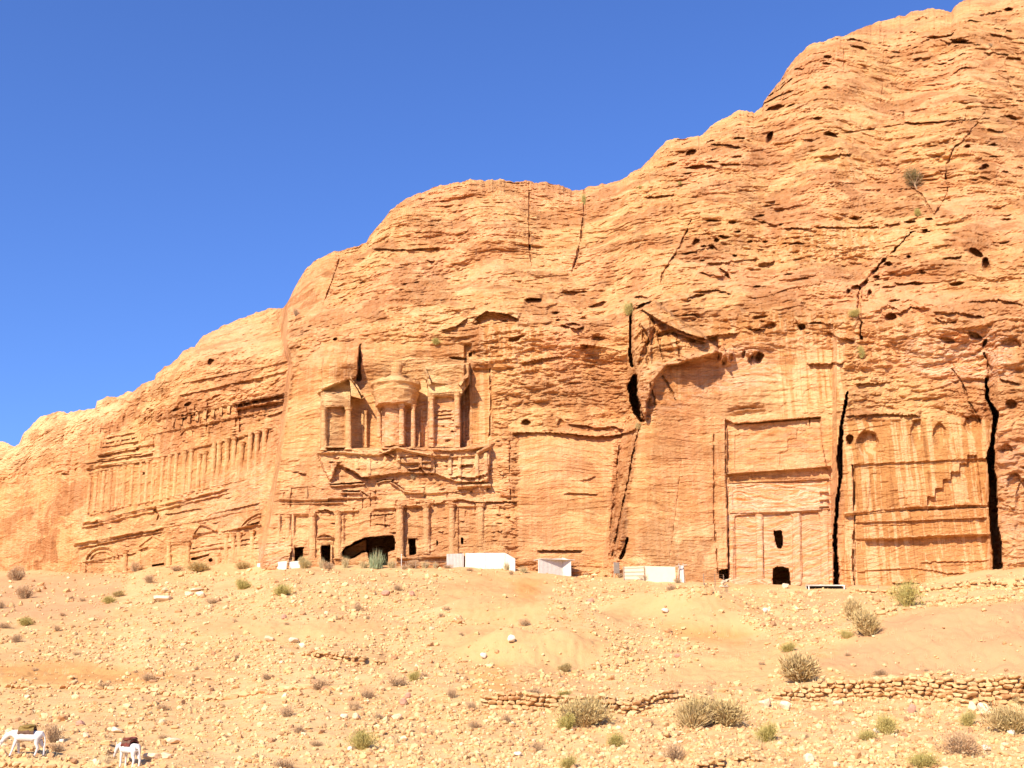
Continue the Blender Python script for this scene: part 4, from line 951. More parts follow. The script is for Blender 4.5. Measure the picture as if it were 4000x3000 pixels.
def gp(px, py):
    """points on the ground seen at photo pixels"""
    X, Y = hit(px, py, gz); m = MISS.copy(); q = rays(np.atleast_1d(np.asarray(px, float)), np.atleast_1d(np.asarray(py, float)))[1]
    return X, Y, np.where(m, np.maximum(gz(X, Y), CZ+q*Y), gz(X, Y))
sv = np.concatenate([-np.geomspace(12, .56, 16), np.linspace(-.55, .55, 640), np.geomspace(.56, 12, 16)])
rowpx = np.linspace(3120, 2225, 330)
Yr = np.array([hit([2000], [r], gz0)[1][0] for r in rowpx])
Yr = np.maximum.accumulate(Yr+np.arange(len(Yr))*1e-4)
Yv = np.concatenate([[-400, -150, -60, -20, 5, 15, 24, 30, 35, 39], np.linspace(41, Yr[0]-.2, 12), Yr, np.linspace(Yr[-1]+.5, Yr[-1]+95, 60), [290, 340, 420]])
Yv = np.unique(Yv)
SV, YV = np.meshgrid(sv, Yv)
XV = SV*np.maximum(YV, 25.0)
ZV = gz(XV, YV)
gpx, gpy = project(XV, np.maximum(YV, 5), ZV)
BARE = np.zeros(XV.shape); WARM = np.zeros(XV.shape); PINK = np.zeros(XV.shape)
BARE_P = [[(1730,2270),(1900,2245),(2160,2255),(2130,2420),(2080,2440),(1900,2440),(1790,2400),(1700,2330)],[(1660,2450),(1900,2440),(2060,2460),(2330,2470),(2390,2540),(2280,2620),(2050,2640),(1860,2590),(1720,2540)],[(2340,2380),(2470,2310),(2560,2330),(2800,2330),(2900,2420),(3010,2520),(2900,2560),(2700,2500),(2560,2420),(2400,2440)],[(3180,2600),(3230,2540),(3480,2400),(3650,2370),(4100,2350),(4100,2620),(3500,2640),(3200,2630)],[(700,2440),(1000,2420),(1500,2430),(1500,2480),(1100,2500),(800,2470)],[(2560,2640),(2900,2500),(3080,2560),(3000,2660),(2620,2680)],[(0,2590),(400,2590),(600,2640),(0,2670)]]
WARM_P = [[(0,2590),(300,2580),(700,2630),(560,2680),(0,2670)],[(2560,2440),(2720,2440),(2920,2470),(2900,2510),(2640,2500)],[(2000,2270),(2110,2260),(2090,2340),(2020,2330)],[(1840,2620),(1980,2600),(2000,2700),(1800,2700)]]
PINK_P = [[(-100,2240),(500,2240),(420,2420),(-100,2430)],[(3150,2340),(3330,2330),(3250,2460),(3060,2420)],[(3180,2600),(3480,2400),(4100,2350),(4100,2620),(3500,2640)]]
def gmask(P_, px, py, f=30):
    m = np.zeros(np.shape(px))
    for p in P_: m = np.maximum(m, sstep(f, -f, poly_sd(px, py, p)))
    return m
v_ = YV > 30
gw = fbm(XV/2.5, YV/2.5, 0*XV, 3, 301)*40
BARE[v_] = gmask(BARE_P, (gpx+gw)[v_], (gpy+gw*.5)[v_]); WARM[v_] = gmask(WARM_P, (gpx+gw)[v_], (gpy+gw*.5)[v_]); PINK[v_] = gmask(PINK_P, (gpx+gw)[v_], gpy[v_])
# rain rills on the bare banks
rw = fbm(XV/3, YV/3, 0*XV, 2, 306)*1.6
ZV = ZV-BARE*(np.clip(1-np.abs(fbm(XV/1.1+rw, YV/4.0, 0*XV, 3, 305, .6))*6, 0, 1)*.10+fbm(XV/.45, YV/.6, 0*XV, 2, 307)*.07)
co = np.stack([XV, YV, ZV], -1)
n_, m_ = XV.shape; i_ = np.arange(n_*m_).reshape(n_, m_)
f_ = np.stack([i_[:-1, :-1], i_[:-1, 1:], i_[1:, 1:], i_[1:, :-1]], -1).reshape(-1, 4)
gm = np_mesh('ground', co.reshape(-1, 3), f_, M_SOIL, True, np.stack([BARE, WARM, PINK, 0*BARE], -1).reshape(-1, 4))
ground = link('ground', gm); tag(ground, kind='structure')

# ---------------------------------------------------------------- stones
def ico(sub):
    t = (1+5**.5)/2
    v = [(-1,t,0),(1,t,0),(-1,-t,0),(1,-t,0),(0,-1,t),(0,1,t),(0,-1,-t),(0,1,-t),(t,0,-1),(t,0,1),(-t,0,-1),(-t,0,1)]
    f = [(0,11,5),(0,5,1),(0,1,7),(0,7,10),(0,10,11),(1,5,9),(5,11,4),(11,10,2),(10,7,6),(7,1,8),(3,9,4),(3,4,2),(3,2,6),(3,6,8),(3,8,9),(4,9,5),(2,4,11),(6,2,10),(8,6,7),(9,8,1)]
    v = [np.array(p, float)/math.sqrt(1+t*t) for p in v]
    for _ in range(sub):
        nf = []; c = {}
        def mid(a, b):
            k = (min(a, b), max(a, b))
            if k not in c:
                p = (v[a]+v[b])/2; v.append(p/np.linalg.norm(p)); c[k] = len(v)-1
            return c[k]
        for a, b, d in f:
            ab, bd, da = mid(a, b), mid(b, d), mid(d, a); nf += [(a,ab,da),(b,bd,ab),(d,da,bd),(ab,bd,da)]
        f = nf
    return np.array(v), np.array(f)
I0, F0 = ico(0); I1, F1 = ico(1)
def stone_shape(V, boxy, seed, jag=.18):
    r = np.random.default_rng(seed)
    v = V.copy()
    p = 2+boxy*5
    v = v/((np.abs(v)**p).sum(1)**(1/p))[:, None]
    for _ in range(4):                     # a few cleaved faces
        n = r.normal(size=3); n /= np.linalg.norm(n); d = r.uniform(.62, .9)
        k = v@n; m = k > d; v[m] -= np.outer(k[m]-d, n)
    return v*(1+r.normal(size=(len(v), 1))*jag*.35)
TINTS = np.array([(.76,.57,.35),(.73,.52,.30),(.69,.46,.26),(.79,.63,.41),(.66,.42,.23),(.60,.36,.21),(.50,.29,.18),(.71,.48,.31),(.76,.56,.32),(.82,.70,.52)])
TP = np.array([.17,.16,.15,.12,.13,.10,.05,.06,.04,.02])
DENS_P = [(1.0,[(1000,2225),(1750,2235),(1700,2400),(1500,2440),(1000,2430),(560,2330),(600,2270)]),(.9,[(250,2480),(1500,2500),(1500,2660),(500,2620),(150,2560)]),(1.0,[(2330,2480),(2640,2470),(2760,2540),(2560,2660),(2150,2700),(1850,2640),(2300,2620)]),(1.0,[(2880,2300),(3400,2320),(3640,2330),(3400,2430),(3250,2520),(3050,2520),(2900,2420)]),(.8,[(1400,2720),(4100,2760),(4100,3060),(1400,3060)]),(.8,[(2180,2250),(2900,2300),(2860,2345),(2500,2320),(2350,2400),(2200,2440),(2140,2330)]),(.7,[(1500,2400),(1700,2430),(1900,2600),(1900,2700),(1500,2650)]),(1.0,[(3500,2290),(4100,2270),(4100,2350),(3500,2390)])]
def density(px, py):
    d = np.full(px.shape, .42)
    for v, p in DENS_P: d = np.maximum(d, v*sstep(25, -25, poly_sd(px, py, p)))
    d *= 1-.95*gmask(BARE_P, px, py, 20)
    d *= 1-.45*sstep(30, -30, poly_sd(px, py, PINK_P[0]))
    n = pn(px/70, py/34, 0*px, 411)+.5*pn(px/22, py/14, 0*px, 412)
    return np.clip(d*(1+2.4*n), .02, 1)
def stone_verts(n, V, variants, pos, size, flatten, seed):
    r = np.random.default_rng(seed)
    vs = np.array([stone_shape(V, r.uniform(0, .9), seed+q) for q in range(variants)])
    k = r.integers(0, variants, n)
    v = vs[k]*(size[:, None, None]*np.stack([r.uniform(.75, 1.35, n), r.uniform(.7, 1.1, n), flatten], -1)[:, None, :])
    a = r.uniform(0, 2*np.pi, n); c, s = np.cos(a), np.sin(a)
    t = r.normal(size=n)*.28; ct, st = np.cos(t), np.sin(t)
    x, y, z = v[..., 0], v[..., 1], v[..., 2]
    y, z = y*ct[:, None]-z*st[:, None], y*st[:, None]+z*ct[:, None]
    x, y = x*c[:, None]-y*s[:, None], x*s[:, None]+y*c[:, None]
    return np.stack([x, y, z], -1)+pos[:, None, :]
NS = 40000
cand = rng.uniform(size=(int(NS*4.5), 2))*[4700, 900]+[-350, 2225]
footc = ip(FOOT_PTS, cand[:, 0])
keep = (rng.uniform(size=len(cand)) < density(cand[:, 0], cand[:, 1])*.9) & (cand[:, 1] > footc+3)
cand = cand[keep][:NS]
X, Y, Z = gp(cand[:, 0], cand[:, 1])
szpx = np.exp(rng.normal(1.22, .60, len(X)))*np.interp(cand[:, 1], [2230, 2600, 3000], [.72, 1.0, 1.25])
szpx = np.clip(szpx, 1.8, 12.5)
size = szpx*Y/F
fl = rng.uniform(.55, 1.15, len(X))
V_ = stone_verts(len(X), I0, 10, np.stack([X, Y, Z+size*.30], -1), size, fl, 500)
tint = TINTS[rng.choice(len(TINTS), len(X), p=TP)]*rng.uniform(.88, 1.12, (len(X), 1))
nv = len(I0)
fc = (F0[None]+(np.arange(len(X))*nv)[:, None, None]).reshape(-1, 3)
col = np.concatenate([np.repeat(tint, nv, 0), np.ones((len(X)*nv, 1))], 1)
rub = link('rubble', np_mesh('rubble', V_.reshape(-1, 3), fc, M_RUBBLE, False, col, 'tint'))
tag(rub, 'loose pale and reddish rubble strewn over the slope below the cliff', 'rubble', None, 'stuff')

STONE_ME = []
for q in range(14):
    v = stone_shape(I1, [.95, .9, .8, .6, .3][q % 5], 900+q, .12)
    STONE_ME.append(np_mesh('stone', v, F1, M_STONE))
# the larger loose stones, one by one
NR_ = 285
cand = rng.uniform(size=(6000, 2))*[4060, 780]+[-30, 2235]
footc = ip(FOOT_PTS, cand[:, 0])
keep = (rng.uniform(size=len(cand)) < density(cand[:, 0], cand[:, 1])) & (cand[:, 1] > footc+14)
cand = cand[keep][:NR_]
X, Y, Z = gp(cand[:, 0], cand[:, 1])
for q in range(len(X)):
    o = link('rock', STONE_ME[q % 14])
    s = random.uniform(8.5, 17)*np.interp(cand[q, 1], [2230, 3000], [.72, 1.15])*Y[q]/F
    o.location = (X[q], Y[q], Z[q]+s*.25)
    o.scale = (s*random.uniform(.9, 1.5), s*random.uniform(.7, 1.1), s*random.uniform(.45, .85))
    o.rotation_euler = (random.uniform(-.25, .25), random.uniform(-.25, .25), random.uniform(0, 6.28))
    tag(o, 'loose sandstone rock lying among smaller rubble on the dry slope', 'rock', 'loose rocks on the slope')
def place_rock(px, py, wpx, hpx, label, q=0, rot=0.0, mat=None):
    x, y, z = [float(v[0]) for v in gp(px, py)]
    me = STONE_ME[q]
    if mat: me = me.copy(); me.materials.clear(); me.materials.append(mat)
    o = link('boulder', me); k = y/F
    o.location = (x, y, z+hpx*k*.42); o.scale = (wpx*k/2, wpx*k/2.6, hpx*k/2)
    o.rotation_euler = (.05, rot, random.uniform(-.3, .3))
    tag(o, label, 'boulder')
M_PALE = simple_material('pale_stone', (.70, .55, .36), vary=.12, bump=.5)
M_RED = simple_material('red_stone', (.50, .26, .17), vary=.2, bump=.5)
M_WHITE = simple_material('white_stone', (.70, .60, .46), vary=.06, bump=.4)
M_TAN = simple_material('tan_stone', (.72, .50, .30), vary=.2, bump=.5)
for a in [(1998,2508,28,30,'white boulder perched at the top of the small dirt gully',9,.3,M_WHITE),(1888,2572,26,24,'white boulder at the lower mouth of the dirt gully',4,0,M_WHITE),
          (1574,2752,32,28,'dark purplish boulder on open ground, above the dry shrubs',8,0,M_RED),(1593,2726,22,22,'small brown boulder just above the dark purplish one',3,0,M_RED),
          (1548,2810,42,24,'rounded pinkish boulder beside a small dry shrub',13,0,M_TAN),(1388,2808,30,24,'pinkish boulder directly under a twiggy shrub',8,0,M_TAN),(1344,2806,30,20,'pale yellow boulder left of the pinkish one',4,0,M_PALE),
          (637,2347,72,24,'long pale squared block lying below the small slab pile',0,.03,M_PALE),(780,2308,72,12,'long flat slab resting on two blocks near the tomb foot',5,-.05,M_PALE),(738,2328,38,20,'squared block under the left end of the long flat slab',6,0,M_TAN),(782,2330,38,22,'pale block under the right end of the long flat slab',1,0,M_PALE),
          (1505,2325,36,20,'dark red boulder high on the rubble below the cave',3,0,M_RED),(1606,2326,28,20,'brick red boulder right of the dark red one below the cave',8,.2,M_RED),(1108,2418,22,18,'small dark red boulder at the edge of the pale path',3,0,M_RED),
          (1054,2504,40,20,'flat tan slab lying at the top of the left rubble band',0,.3,M_TAN),(1147,2510,36,20,'pale slab in the rubble near the upright square block',5,.1,M_PALE),(1180,2532,26,22,'upright pale square block at the left end of the short ruined wall',1,0,M_PALE),
          (3563,2786,26,36,'upright dark red slab standing on the flat ground below the long wall',7,.5,M_RED),(3276,2756,42,22,'squared tan block lying below the long wall',0,0,M_TAN),(3067,2770,40,32,'squared cream block standing apart below the left wall end',1,.05,M_PALE),(2988,2762,44,34,'round pinkish boulder left of the squared cream block',13,0,M_TAN),
          (3425,2866,30,22,'white stone leaning against the low green shrub',4,0,M_WHITE),(3853,2934,30,24,'white stone at the right edge of the round brown bush',9,.3,M_WHITE),(3950,2872,30,22,'white stone under the big bush at the picture edge',4,0,M_WHITE),
          (3842,2782,44,36,'big pale block below the right part of the long wall',1,.3,M_PALE),(3800,2776,38,34,'reddish tilted block beside the big pale one',6,.6,M_TAN),(3858,2800,44,30,'pinkish block lying below the big pale one',2,.5,M_TAN),
          (2305,2354,32,18,'purplish grey boulder on the stones above the twin dirt banks',13,0,M_RED),(2598,2392,30,18,'white rounded stone sitting on the dirt bank',4,0,M_WHITE),(2990,2394,20,20,'small white stone below the arched tomb door',9,0,M_WHITE),(2645,2568,20,14,'dark red block in the rubble chute',7,.1,M_RED),
          (240,2900,20,14,'white stone behind the olive saddled donkey',4,0,M_WHITE),(370,2988,18,22,'pale block between the two donkeys',1,0,M_PALE),(592,2968,62,28,'large orange tan block right of the red saddled donkey',0,.02,M_TAN),(648,2962,40,24,'orange block at the right end beside the large one',6,0,M_TAN),
          (680,2905,54,22,'low tan slab above the large orange blocks',5,.1,M_TAN),(455,2862,44,20,'wedge of pale stone standing above the red saddled donkey',2,.3,M_PALE),(310,2834,36,20,'grey brown boulder upslope between the donkeys',8,0,M_RED),(335,2880,28,18,'tan block with a dark face upslope of the gap between donkeys',6,.2,M_TAN),
          (1367,2932,18,18,'small white stone at the foot of the dry grass shrub',9,0,M_WHITE),(1490,2938,26,14,'flat reddish stone right of the dry grass shrub',13,0,M_TAN),(3160,2976,44,34,'rounded yellow stone at the lower picture edge',8,0,M_PALE),(2022,2952,30,16,'flat white stone near the lower edge',4,0,M_WHITE)]:
    place_rock(*a)

# dry stone walls, every stone a part
WLAB = {'A': 'long dry stone terrace wall of many courses, tallest at the picture edge', 'B': 'collapsing dry stone terrace wall behind the two biggest green bushes', 'C': 'low wall of pale blocks along the foot of the streaked tomb', 'C2': 'single line of pale blocks edging the smooth dirt bank', 'D': 'yellowish ruined wall at the bottom edge of the slope', 'E': 'short stub of ruined wall in the middle of the rubble slope', 'F': 'single course of stones crossing the left slope level', 'G': 'tumbled stone wall along the bottom under the donkeys', 'I': 'short row of half buried pale stones below the round shrubs'}
for k, (wx, wy, wh, ws) in WL.items():
    L = np.concatenate([[0], np.cumsum(np.hypot(np.diff(wx), np.diff(wy)))]); tot = L[-1]
    cx, cy = np.interp(tot/2, L, wx), np.interp(tot/2, L, wy)
    w = empty('dry_stone_wall', (cx, cy, float(gz0(np.array([cx]), np.array([cy]))[0])), WLAB[k], 'wall')
    org = np.array(w.location); w['kind'] = 'thing'
    lists = []
    hc = {'A': .235, 'B': .22, 'C': .30, 'C2': .34, 'D': .17, 'E': .2, 'F': .26, 'G': .26, 'I': .22}[k]
    for c in range(8):
        t = random.uniform(0, .3)
        while t < tot:
            ln = random.uniform(.8, 2.0)*hc*1.15
            x, y, h = np.interp(t, L, wx), np.interp(t, L, wy), np.interp(t, L, wh)
            if c*hc < h-hc*.35 and random.random() < (.96 if k in 'AB' else .86):
                lists.append((t, x, y, c*hc, ln))
            t += ln
    gx = np.array([a[1] for a in lists]); gy = np.array([a[2] for a in lists]); gzv = gz0(gx, gy)+fbm(gx/13, gy/13, 0*gx+.5, 3, 201)*.9+fbm(gx/3.2, gy/3.2, 0*gx+.5, 3, 202)*.26
    for q, (mx, my, (px_, py_, rx, ry, h_)) in enumerate(zip(_mx, _my, MOUNDS)):
        gzv = gzv+h_*1.05*np.exp(-(((gx-mx)/rx)**2+((gy-my)/ry)**2)**1.8)
    for a, zb in zip(lists[:298], gzv[:298] if k not in 'A' else gzv[:298]):
        t, x, y, dz, ln = a
        o = link('stone', STONE_ME[random.choice([0, 1, 2, 5, 6, 7, 10, 11, 12])], w)
        sink = .04
        o.location = (x-org[0]+random.uniform(-.03, .03), y-org[1]+random.uniform(-.07, .05)+dz*.10, zb-org[2]+dz+hc*.42-sink)
        o.scale = (ln*.52, .26, hc*random.uniform(.44, .56))
        o.rotation_euler = (random.uniform(-.12, .12), random.uniform(-.10, .10), random.uniform(-.15, .15))
# ---------------------------------------------------------------- shrubs
def blades(n, seed, R, H, dome, thick, curl, lean=.9, base=.25):
    """thin crossed blades rising from a small base: returns verts, tris"""
    r = np.random.default_rng(seed)
    a = r.uniform(0, 2*np.pi, n); t = r.uniform(0, 1, n)**.6
    bx, by = base*R*np.cos(a)*r.uniform(0, 1, n), base*R*np.sin(a)*r.uniform(0, 1, n)
    tx, ty = R*t*np.cos(a), R*t*np.sin(a)
    tz = H*(np.sqrt(np.clip(1-(t*lean)**2, .02, 1)))*r.uniform(.55, 1.08, n)
    P0 = np.stack([bx, by, 0*bx], -1); P2 = np.stack([tx, ty, tz], -1)
    P1 = (P0+P2)/2+np.stack([0*bx, 0*bx, H*curl*r.uniform(.3, 1, n)], -1)+r.normal(size=(n, 3))*.06*R
    w = r.normal(size=(n, 3)); w /= np.linalg.norm(w, axis=1, keepdims=True); w *= thick
    v = np.stack([P0-w, P0+w, P1-w*.8, P1+w*.8, P2], 1)
    i = (np.arange(n)*5)[:, None]
    f = np.concatenate([i+[0, 1, 3], i+[0, 3, 2], i+[2, 3, 4]])
    return v.reshape(-1, 3), f
def sprays(n, seed, R, H, size, fill=.55, lobes=5):
    """leafy twiglets spread through an uneven crown"""
    r = np.random.default_rng(seed)
    lc = np.stack([r.uniform(-.5, .5, lobes)*R, r.uniform(-.5, .5, lobes)*R, r.uniform(.3, .62, lobes)*H], -1); lr = r.uniform(.38, .62, lobes)*R
    k = r.integers(0, lobes, n); d = r.normal(size=(n, 3)); d /= np.linalg.norm(d, axis=1, keepdims=True)
    p = lc[k]+d*(lr[k]*r.uniform(fill, 1.05, n))[:, None]*[1, 1, H/R*.75]
    p[:, 2] = np.abs(p[:, 2])
    up = d+[0, 0, .9]+r.normal(size=(n, 3))*.35; up /= np.linalg.norm(up, axis=1, keepdims=True)
    w = np.cross(up, r.normal(size=(n, 3))); w /= np.linalg.norm(w, axis=1, keepdims=True)
    s = size*r.uniform(.6, 1.4, n)[:, None]
    v = np.stack([p-w*s*.16, p+w*s*.16, p+up*s], 1)
    return v.reshape(-1, 3), np.arange(n*3).reshape(n, 3)
def leaf_material(name, lo, hi, warm):
    m = bpy.data.materials.new(name); nt, b = nodes(m); g = N(nt)
    pos = g.new('ShaderNodeNewGeometry').outputs['Position']
    n = g.noise(pos, 3.0, 3, .7); r = g.new('ShaderNodeObjectInfo').outputs['Random']
    c = g.ramp(n, [(.3, lo), (.7, hi)]); c = g.mix(g.math('MULTIPLY', r, .5), c, warm)
    g.L.new(c, b.inputs['Base Color']); b.inputs['Roughness'].default_value = .8
    return m
ML_OLIVE = leaf_material('olive_foliage', (.36,.26,.09), (.62,.46,.21), (.60,.42,.21))
ML_GREEN = leaf_material('green_foliage', (.30,.25,.06), (.56,.45,.15), (.54,.42,.16))
ML_DRY = leaf_material('dry_foliage', (.40,.24,.12), (.66,.44,.24), (.62,.39,.20))
ML_GRASS = leaf_material('straw_blades', (.42,.32,.15), (.62,.48,.26), (.50,.38,.18))
ML_REED = leaf_material('reed_blades', (.20,.24,.11), (.42,.46,.25), (.40,.42,.24))
ML_WOOD = leaf_material('twig_wood', (.28,.18,.10), (.48,.33,.19), (.42,.28,.16))
KIND = {}
for kind, mat, spec in [('olive', ML_OLIVE, (1700, 1.0, .95, .14, 380)), ('green', ML_GREEN, (1500, 1.0, 1.1, .13, 300)), ('dry', ML_DRY, (520, 1.0, .95, .12, 200)), ('ball', ML_DRY, (1500, 1.0, 1.0, .10, 260))]:
    KIND[kind] = []
    for q in range(4):
        n, R, H, sz, nb = spec
        v, f = sprays(n, 40+q*7+len(kind), R, H, sz, .3 if kind != 'ball' else .75, (4, 7, 3, 9)[q] if kind != 'ball' else 2+q)
        a = np_mesh('foliage', v, f, mat)
        v, f = blades(nb, 60+q*5+len(kind), R*.95, H*1.0, 1, .016 if kind != 'dry' else .014, .10)
        KIND[kind].append((a, np_mesh('twigs', v, f, ML_WOOD if kind in ('dry', 'ball') else mat)))
for kind, mat, nb, cur, th in [('tuft', ML_GRASS, 160, .12, .022), ('reed', ML_REED, 220, .02, .020)]:
    KIND[kind] = []
    for q in range(3):
        v, f = blades(nb, 160+q*5+nb, .85, 1.1, 1, th, cur, .7, .8 if kind == 'reed' else .35)
        v2, f2 = blades(30, 170+q*5+nb, .7, 1.25, 1, th*.8, .0, .5, .6)
        KIND[kind].append((np_mesh('blades', v, f, mat), np_mesh('dry_stalks', v2, f2, ML_GRASS)))
def shrub(px, py, w, h, kind, label, group=None, ground_fn=None, cat='shrub'):
    if ground_fn is None:
        x, y, z = [float(a[0]) for a in gp(px, py)]
    else:
        y = float(rockY(px, py))-.15; x, y, z = P3(px, py, y)
    k = y/F
    root = empty({'tuft': 'grass_tuft', 'reed': 'reed_clump'}.get(kind, 'shrub'), (x, y, z-.05), label, {'tuft': 'grass', 'reed': 'reeds'}.get(kind, cat), group)
    if kind in ('tuft', 'reed'): root['kind'] = 'thing'
    a, b = random.choice(KIND[kind])
    rz = random.uniform(-.5, .5)+random.choice([0, math.pi])
    for me in (a, b):
        o = link(me.name.split('.')[0], me, root)
        e_ = 1.28 if kind not in ('tuft', 'reed') else 1.0; o.scale = (w*k/2*e_, w*k/2*e_*.85, h*k*1.08); o.rotation_euler = (0, 0, rz)
SG = 'dry tufts and twiggy shrubs on the slope'
SMALL = 'small dry twiggy shrub dotting the stony slope'
def many(lst, kind, label, group=SG):
    for x, y, w, h in lst: shrub(x, y, w, h, kind, label, group)
for a in [(2283,2836,190,112,'olive','big olive green bush in front of the collapsing terrace wall'),(2705,2842,165,115,'olive','left half of the widest olive bush pair below the slope'),(2830,2838,165,108,'olive','right half of the widest olive bush pair, reaching towards the squared blocks'),
 (2215,2846,70,52,'green','small bright tuft bush at the left foot of the big olive bush'),(3543,2372,100,92,'green','bright green bush at the foot of the streaked tomb'),
 (3340,2420,95,80,'olive','tall yellowish feathery bush, upper part of the straggling pair'),(3395,2480,120,100,'olive','lower spreading yellowish bush beside the smooth bank'),(3310,2492,50,30,'green','small low green shrub at the left foot of the yellowish feathery bushes'),
 (3128,2664,190,108,'olive','large grey olive bush behind the left end of the long terrace wall'),(3077,2544,58,34,'green','thin greenish shrub upslope of the large grey olive bush'),
 (3759,2946,148,88,'ball','round brown ball shaped bush on open ground'),(3955,2864,175,112,'olive','big dark bush at the lower picture edge below the long wall'),(3984,2726,60,42,'olive','olive shrub growing at the far end of the long terrace wall'),
 (3464,2869,84,68,'green','green shrub beside the white leaning stone'),(3390,2890,72,36,'green','low flat green shrub left of the white leaning stone'),(3779,2833,60,52,'green','small upright green shrub below the tilted reddish block'),
 (3610,2998,105,55,'green','green shrub at the bottom edge between stones'),(2995,2895,80,62,'green','greenish shrub between the widest bush pair and the low flat one'),(2637,2972,106,78,'dry','tall brown shrub beside the yellowish ruined wall'),
 (2406,2916,68,48,'green','small green shrub below the big olive bush'),(2216,2998,62,40,'green','yellow green tuft shrub on the bottom edge'),(2206,2620,54,34,'olive','dark shrub at the foot of the pale dirt banks'),
 (1415,2926,98,66,'green','feathery straw green shrub behind the small white stone'),(1236,2913,52,26,'dry','low dry shrub left of the feathery straw green one'),(1169,2864,56,40,'dry','reddish brown twig shrub above the low dry one'),(1108,2999,95,44,'dry','wide brown shrub cut by the bottom edge'),
 (1120,2800,62,48,'dry','reddish twig shrub with a dark foot on open sand'),(1384,2774,52,44,'dry','thin upright twig shrub directly above the pinkish boulder'),(1435,2728,60,44,'dry','dense red brown shrub left of the dark purplish boulder'),(1763,2726,42,47,'dry','grey twig shrub below the mid slope soil bank'),
 (1553,2680,88,44,'dry','spreading brown shrub beside a green tuft in mid slope'),(1615,2659,46,36,'green','upright green tuft shrub next to the spreading brown one'),(1656,2644,44,22,'dry','small grey shrub at the right of the green tuft'),(1251,2695,84,54,'dry','broad reddish shrub growing on the single stone course'),
 (1102,2326,74,42,'green','dense green cushion shrub at the top of the rubble slope'),(950,2301,58,38,'green','green cushion shrub left of the densest rubble'),(774,2234,86,40,'olive','widest olive bush at the foot of the columned tomb'),(948,2221,70,30,'olive','grassy olive bush at the right foot of the columned tomb'),
 (689,2231,62,28,'dry','low red brown bush under the middle portal'),(525,2231,50,44,'dry','upright olive brown bush at the foot of the arched portal'),(584,2277,52,40,'dry','feathery brown bush below the columned tomb'),(67,2267,78,58,'ball','big round brown bush with a dark shadow near the left picture edge'),
 (97,2339,72,52,'ball','second round brown bush, below the biggest one at the left'),(3,2377,34,38,'dry','brown bush cut by the left picture edge'),(100,2444,56,32,'green','yellow green tussock on the left slope'),(15,2454,62,28,'dry','low spreading brown shrub at the left edge below the tussock'),(66,2510,52,42,'dry','pale twiggy shrub on the left slope under the tussock'),
 (461,2329,44,24,'olive','dark small shrub above a straw tuft on the left slope'),(425,2357,52,28,'green','straw green tuft shrub under the dark small one'),(207,2900,72,84,'dry','tall dry bush standing behind the rump of the olive saddled donkey'),(225,2936,60,40,'dry','low lit half of the bush by the donkey shadow'),
 (579,2659,58,38,'dry','pale brown bush on the single stone course, left part'),(400,2685,52,32,'dry','dry bush in the stone course near the left'),(1040,2657,38,34,'dry','small grey bush above the right part of the stone course'),(635,2772,76,28,'dry','low purplish dead shrub on the sandy slope'),
 (1190,2221,50,46,'olive','olive bush hiding the right end of the whitish fence'),(1282,2224,52,36,'dry','brown bush before the second doorway'),(1615,2219,52,30,'ball','rounded brown bush below the narrow black doorway'),(1579,2224,32,22,'dry','small red shrub beside the white post'),(1748,2219,42,17,'dry','low brown shrub at the start of the long white fence'),(1835,2231,34,18,'dry','small shrub before the middle of the long white fence'),(1997,2244,22,22,'dry','small brown shrub at the right end of the long white fence'),
 (2514,2267,42,26,'dry','red brown shrub before the cream wire fence'),(2647,2278,30,24,'dry','small shrub at the collapsed tarp'),(2621,2306,44,28,'dry','brown shrub just downslope of the collapsed tarp'),(2421,2254,32,18,'dry','low shrub at the foot of the dark board'),(2288,2249,26,16,'dry','tiny red shrub right of the white hut'),
 (2083,2716,104,32,'dry','long dry thicket behind the top of the collapsing wall'),(2201,2721,56,18,'green','low olive shrub peeping over the collapsing wall'),(3441,2636,72,30,'dry','brown dead shrub behind the long terrace wall'),(2050,2444,48,34,'dry','brown twig shrub on the bare dirt bank')]:
    shrub(*a)
many([(243,2406,35,18),(220,2464,35,28),(277,2339,28,15),(323,2349,28,18),(492,2447,26,20),(425,2454,26,20),(917,2429,22,16),(927,2572,30,22),(769,2618,30,22),(640,2885,60,20),(886,2880,35,16),(530,2628,22,12),(1397,2388,38,42),(1466,2324,18,22),(1553,2306,36,28),(1435,2418,24,20),(1745,2385,30,24),(1722,2411,30,22),(1479,2808,50,26),(1840,2774,40,42),(1853,2844,56,38),(1979,2823,40,40),(2071,2831,30,22),(2096,2936,56,44),(2539,2833,42,32),(3310,2562,30,18),(3620,2626,28,20),(3707,2634,22,18),(2977,2595,28,18),(1120,2440,22,14),(140,2620,30,16),(1800,2480,20,14),(830,2359,60,26),(2960,2700,40,18),(3300,2820,36,20),(3150,2880,30,18),(300,2560,36,18),(720,2540,26,16),(1960,2900,34,20),(2480,2960,30,20)], 'dry', SMALL)
for a in [(1471,2221,92,66,'reed','clump of pale green reeds standing in front of the cave mouth')]: shrub(*a)
for x, w, h, l in [(1348,60,44,'straw grass before the left side of the cave'),(1255,40,40,'straw grass at the left of the second doorway'),(1420,70,30,'dry grass between the cave rock and the reeds'),(1530,60,34,'dry grass at the right of the reeds'),(1660,60,28,'dry straw right of the rounded brown bush'),(1700,40,24,'pale straw near the left end of the long white fence'),(1980,50,34,'straw against the receding end of the long white fence'),(2045,60,26,'straw before the bare rock between fence and hut')]:
    shrub(x, 2219+max(0, x-1900)*.12, w, h, 'tuft', l)
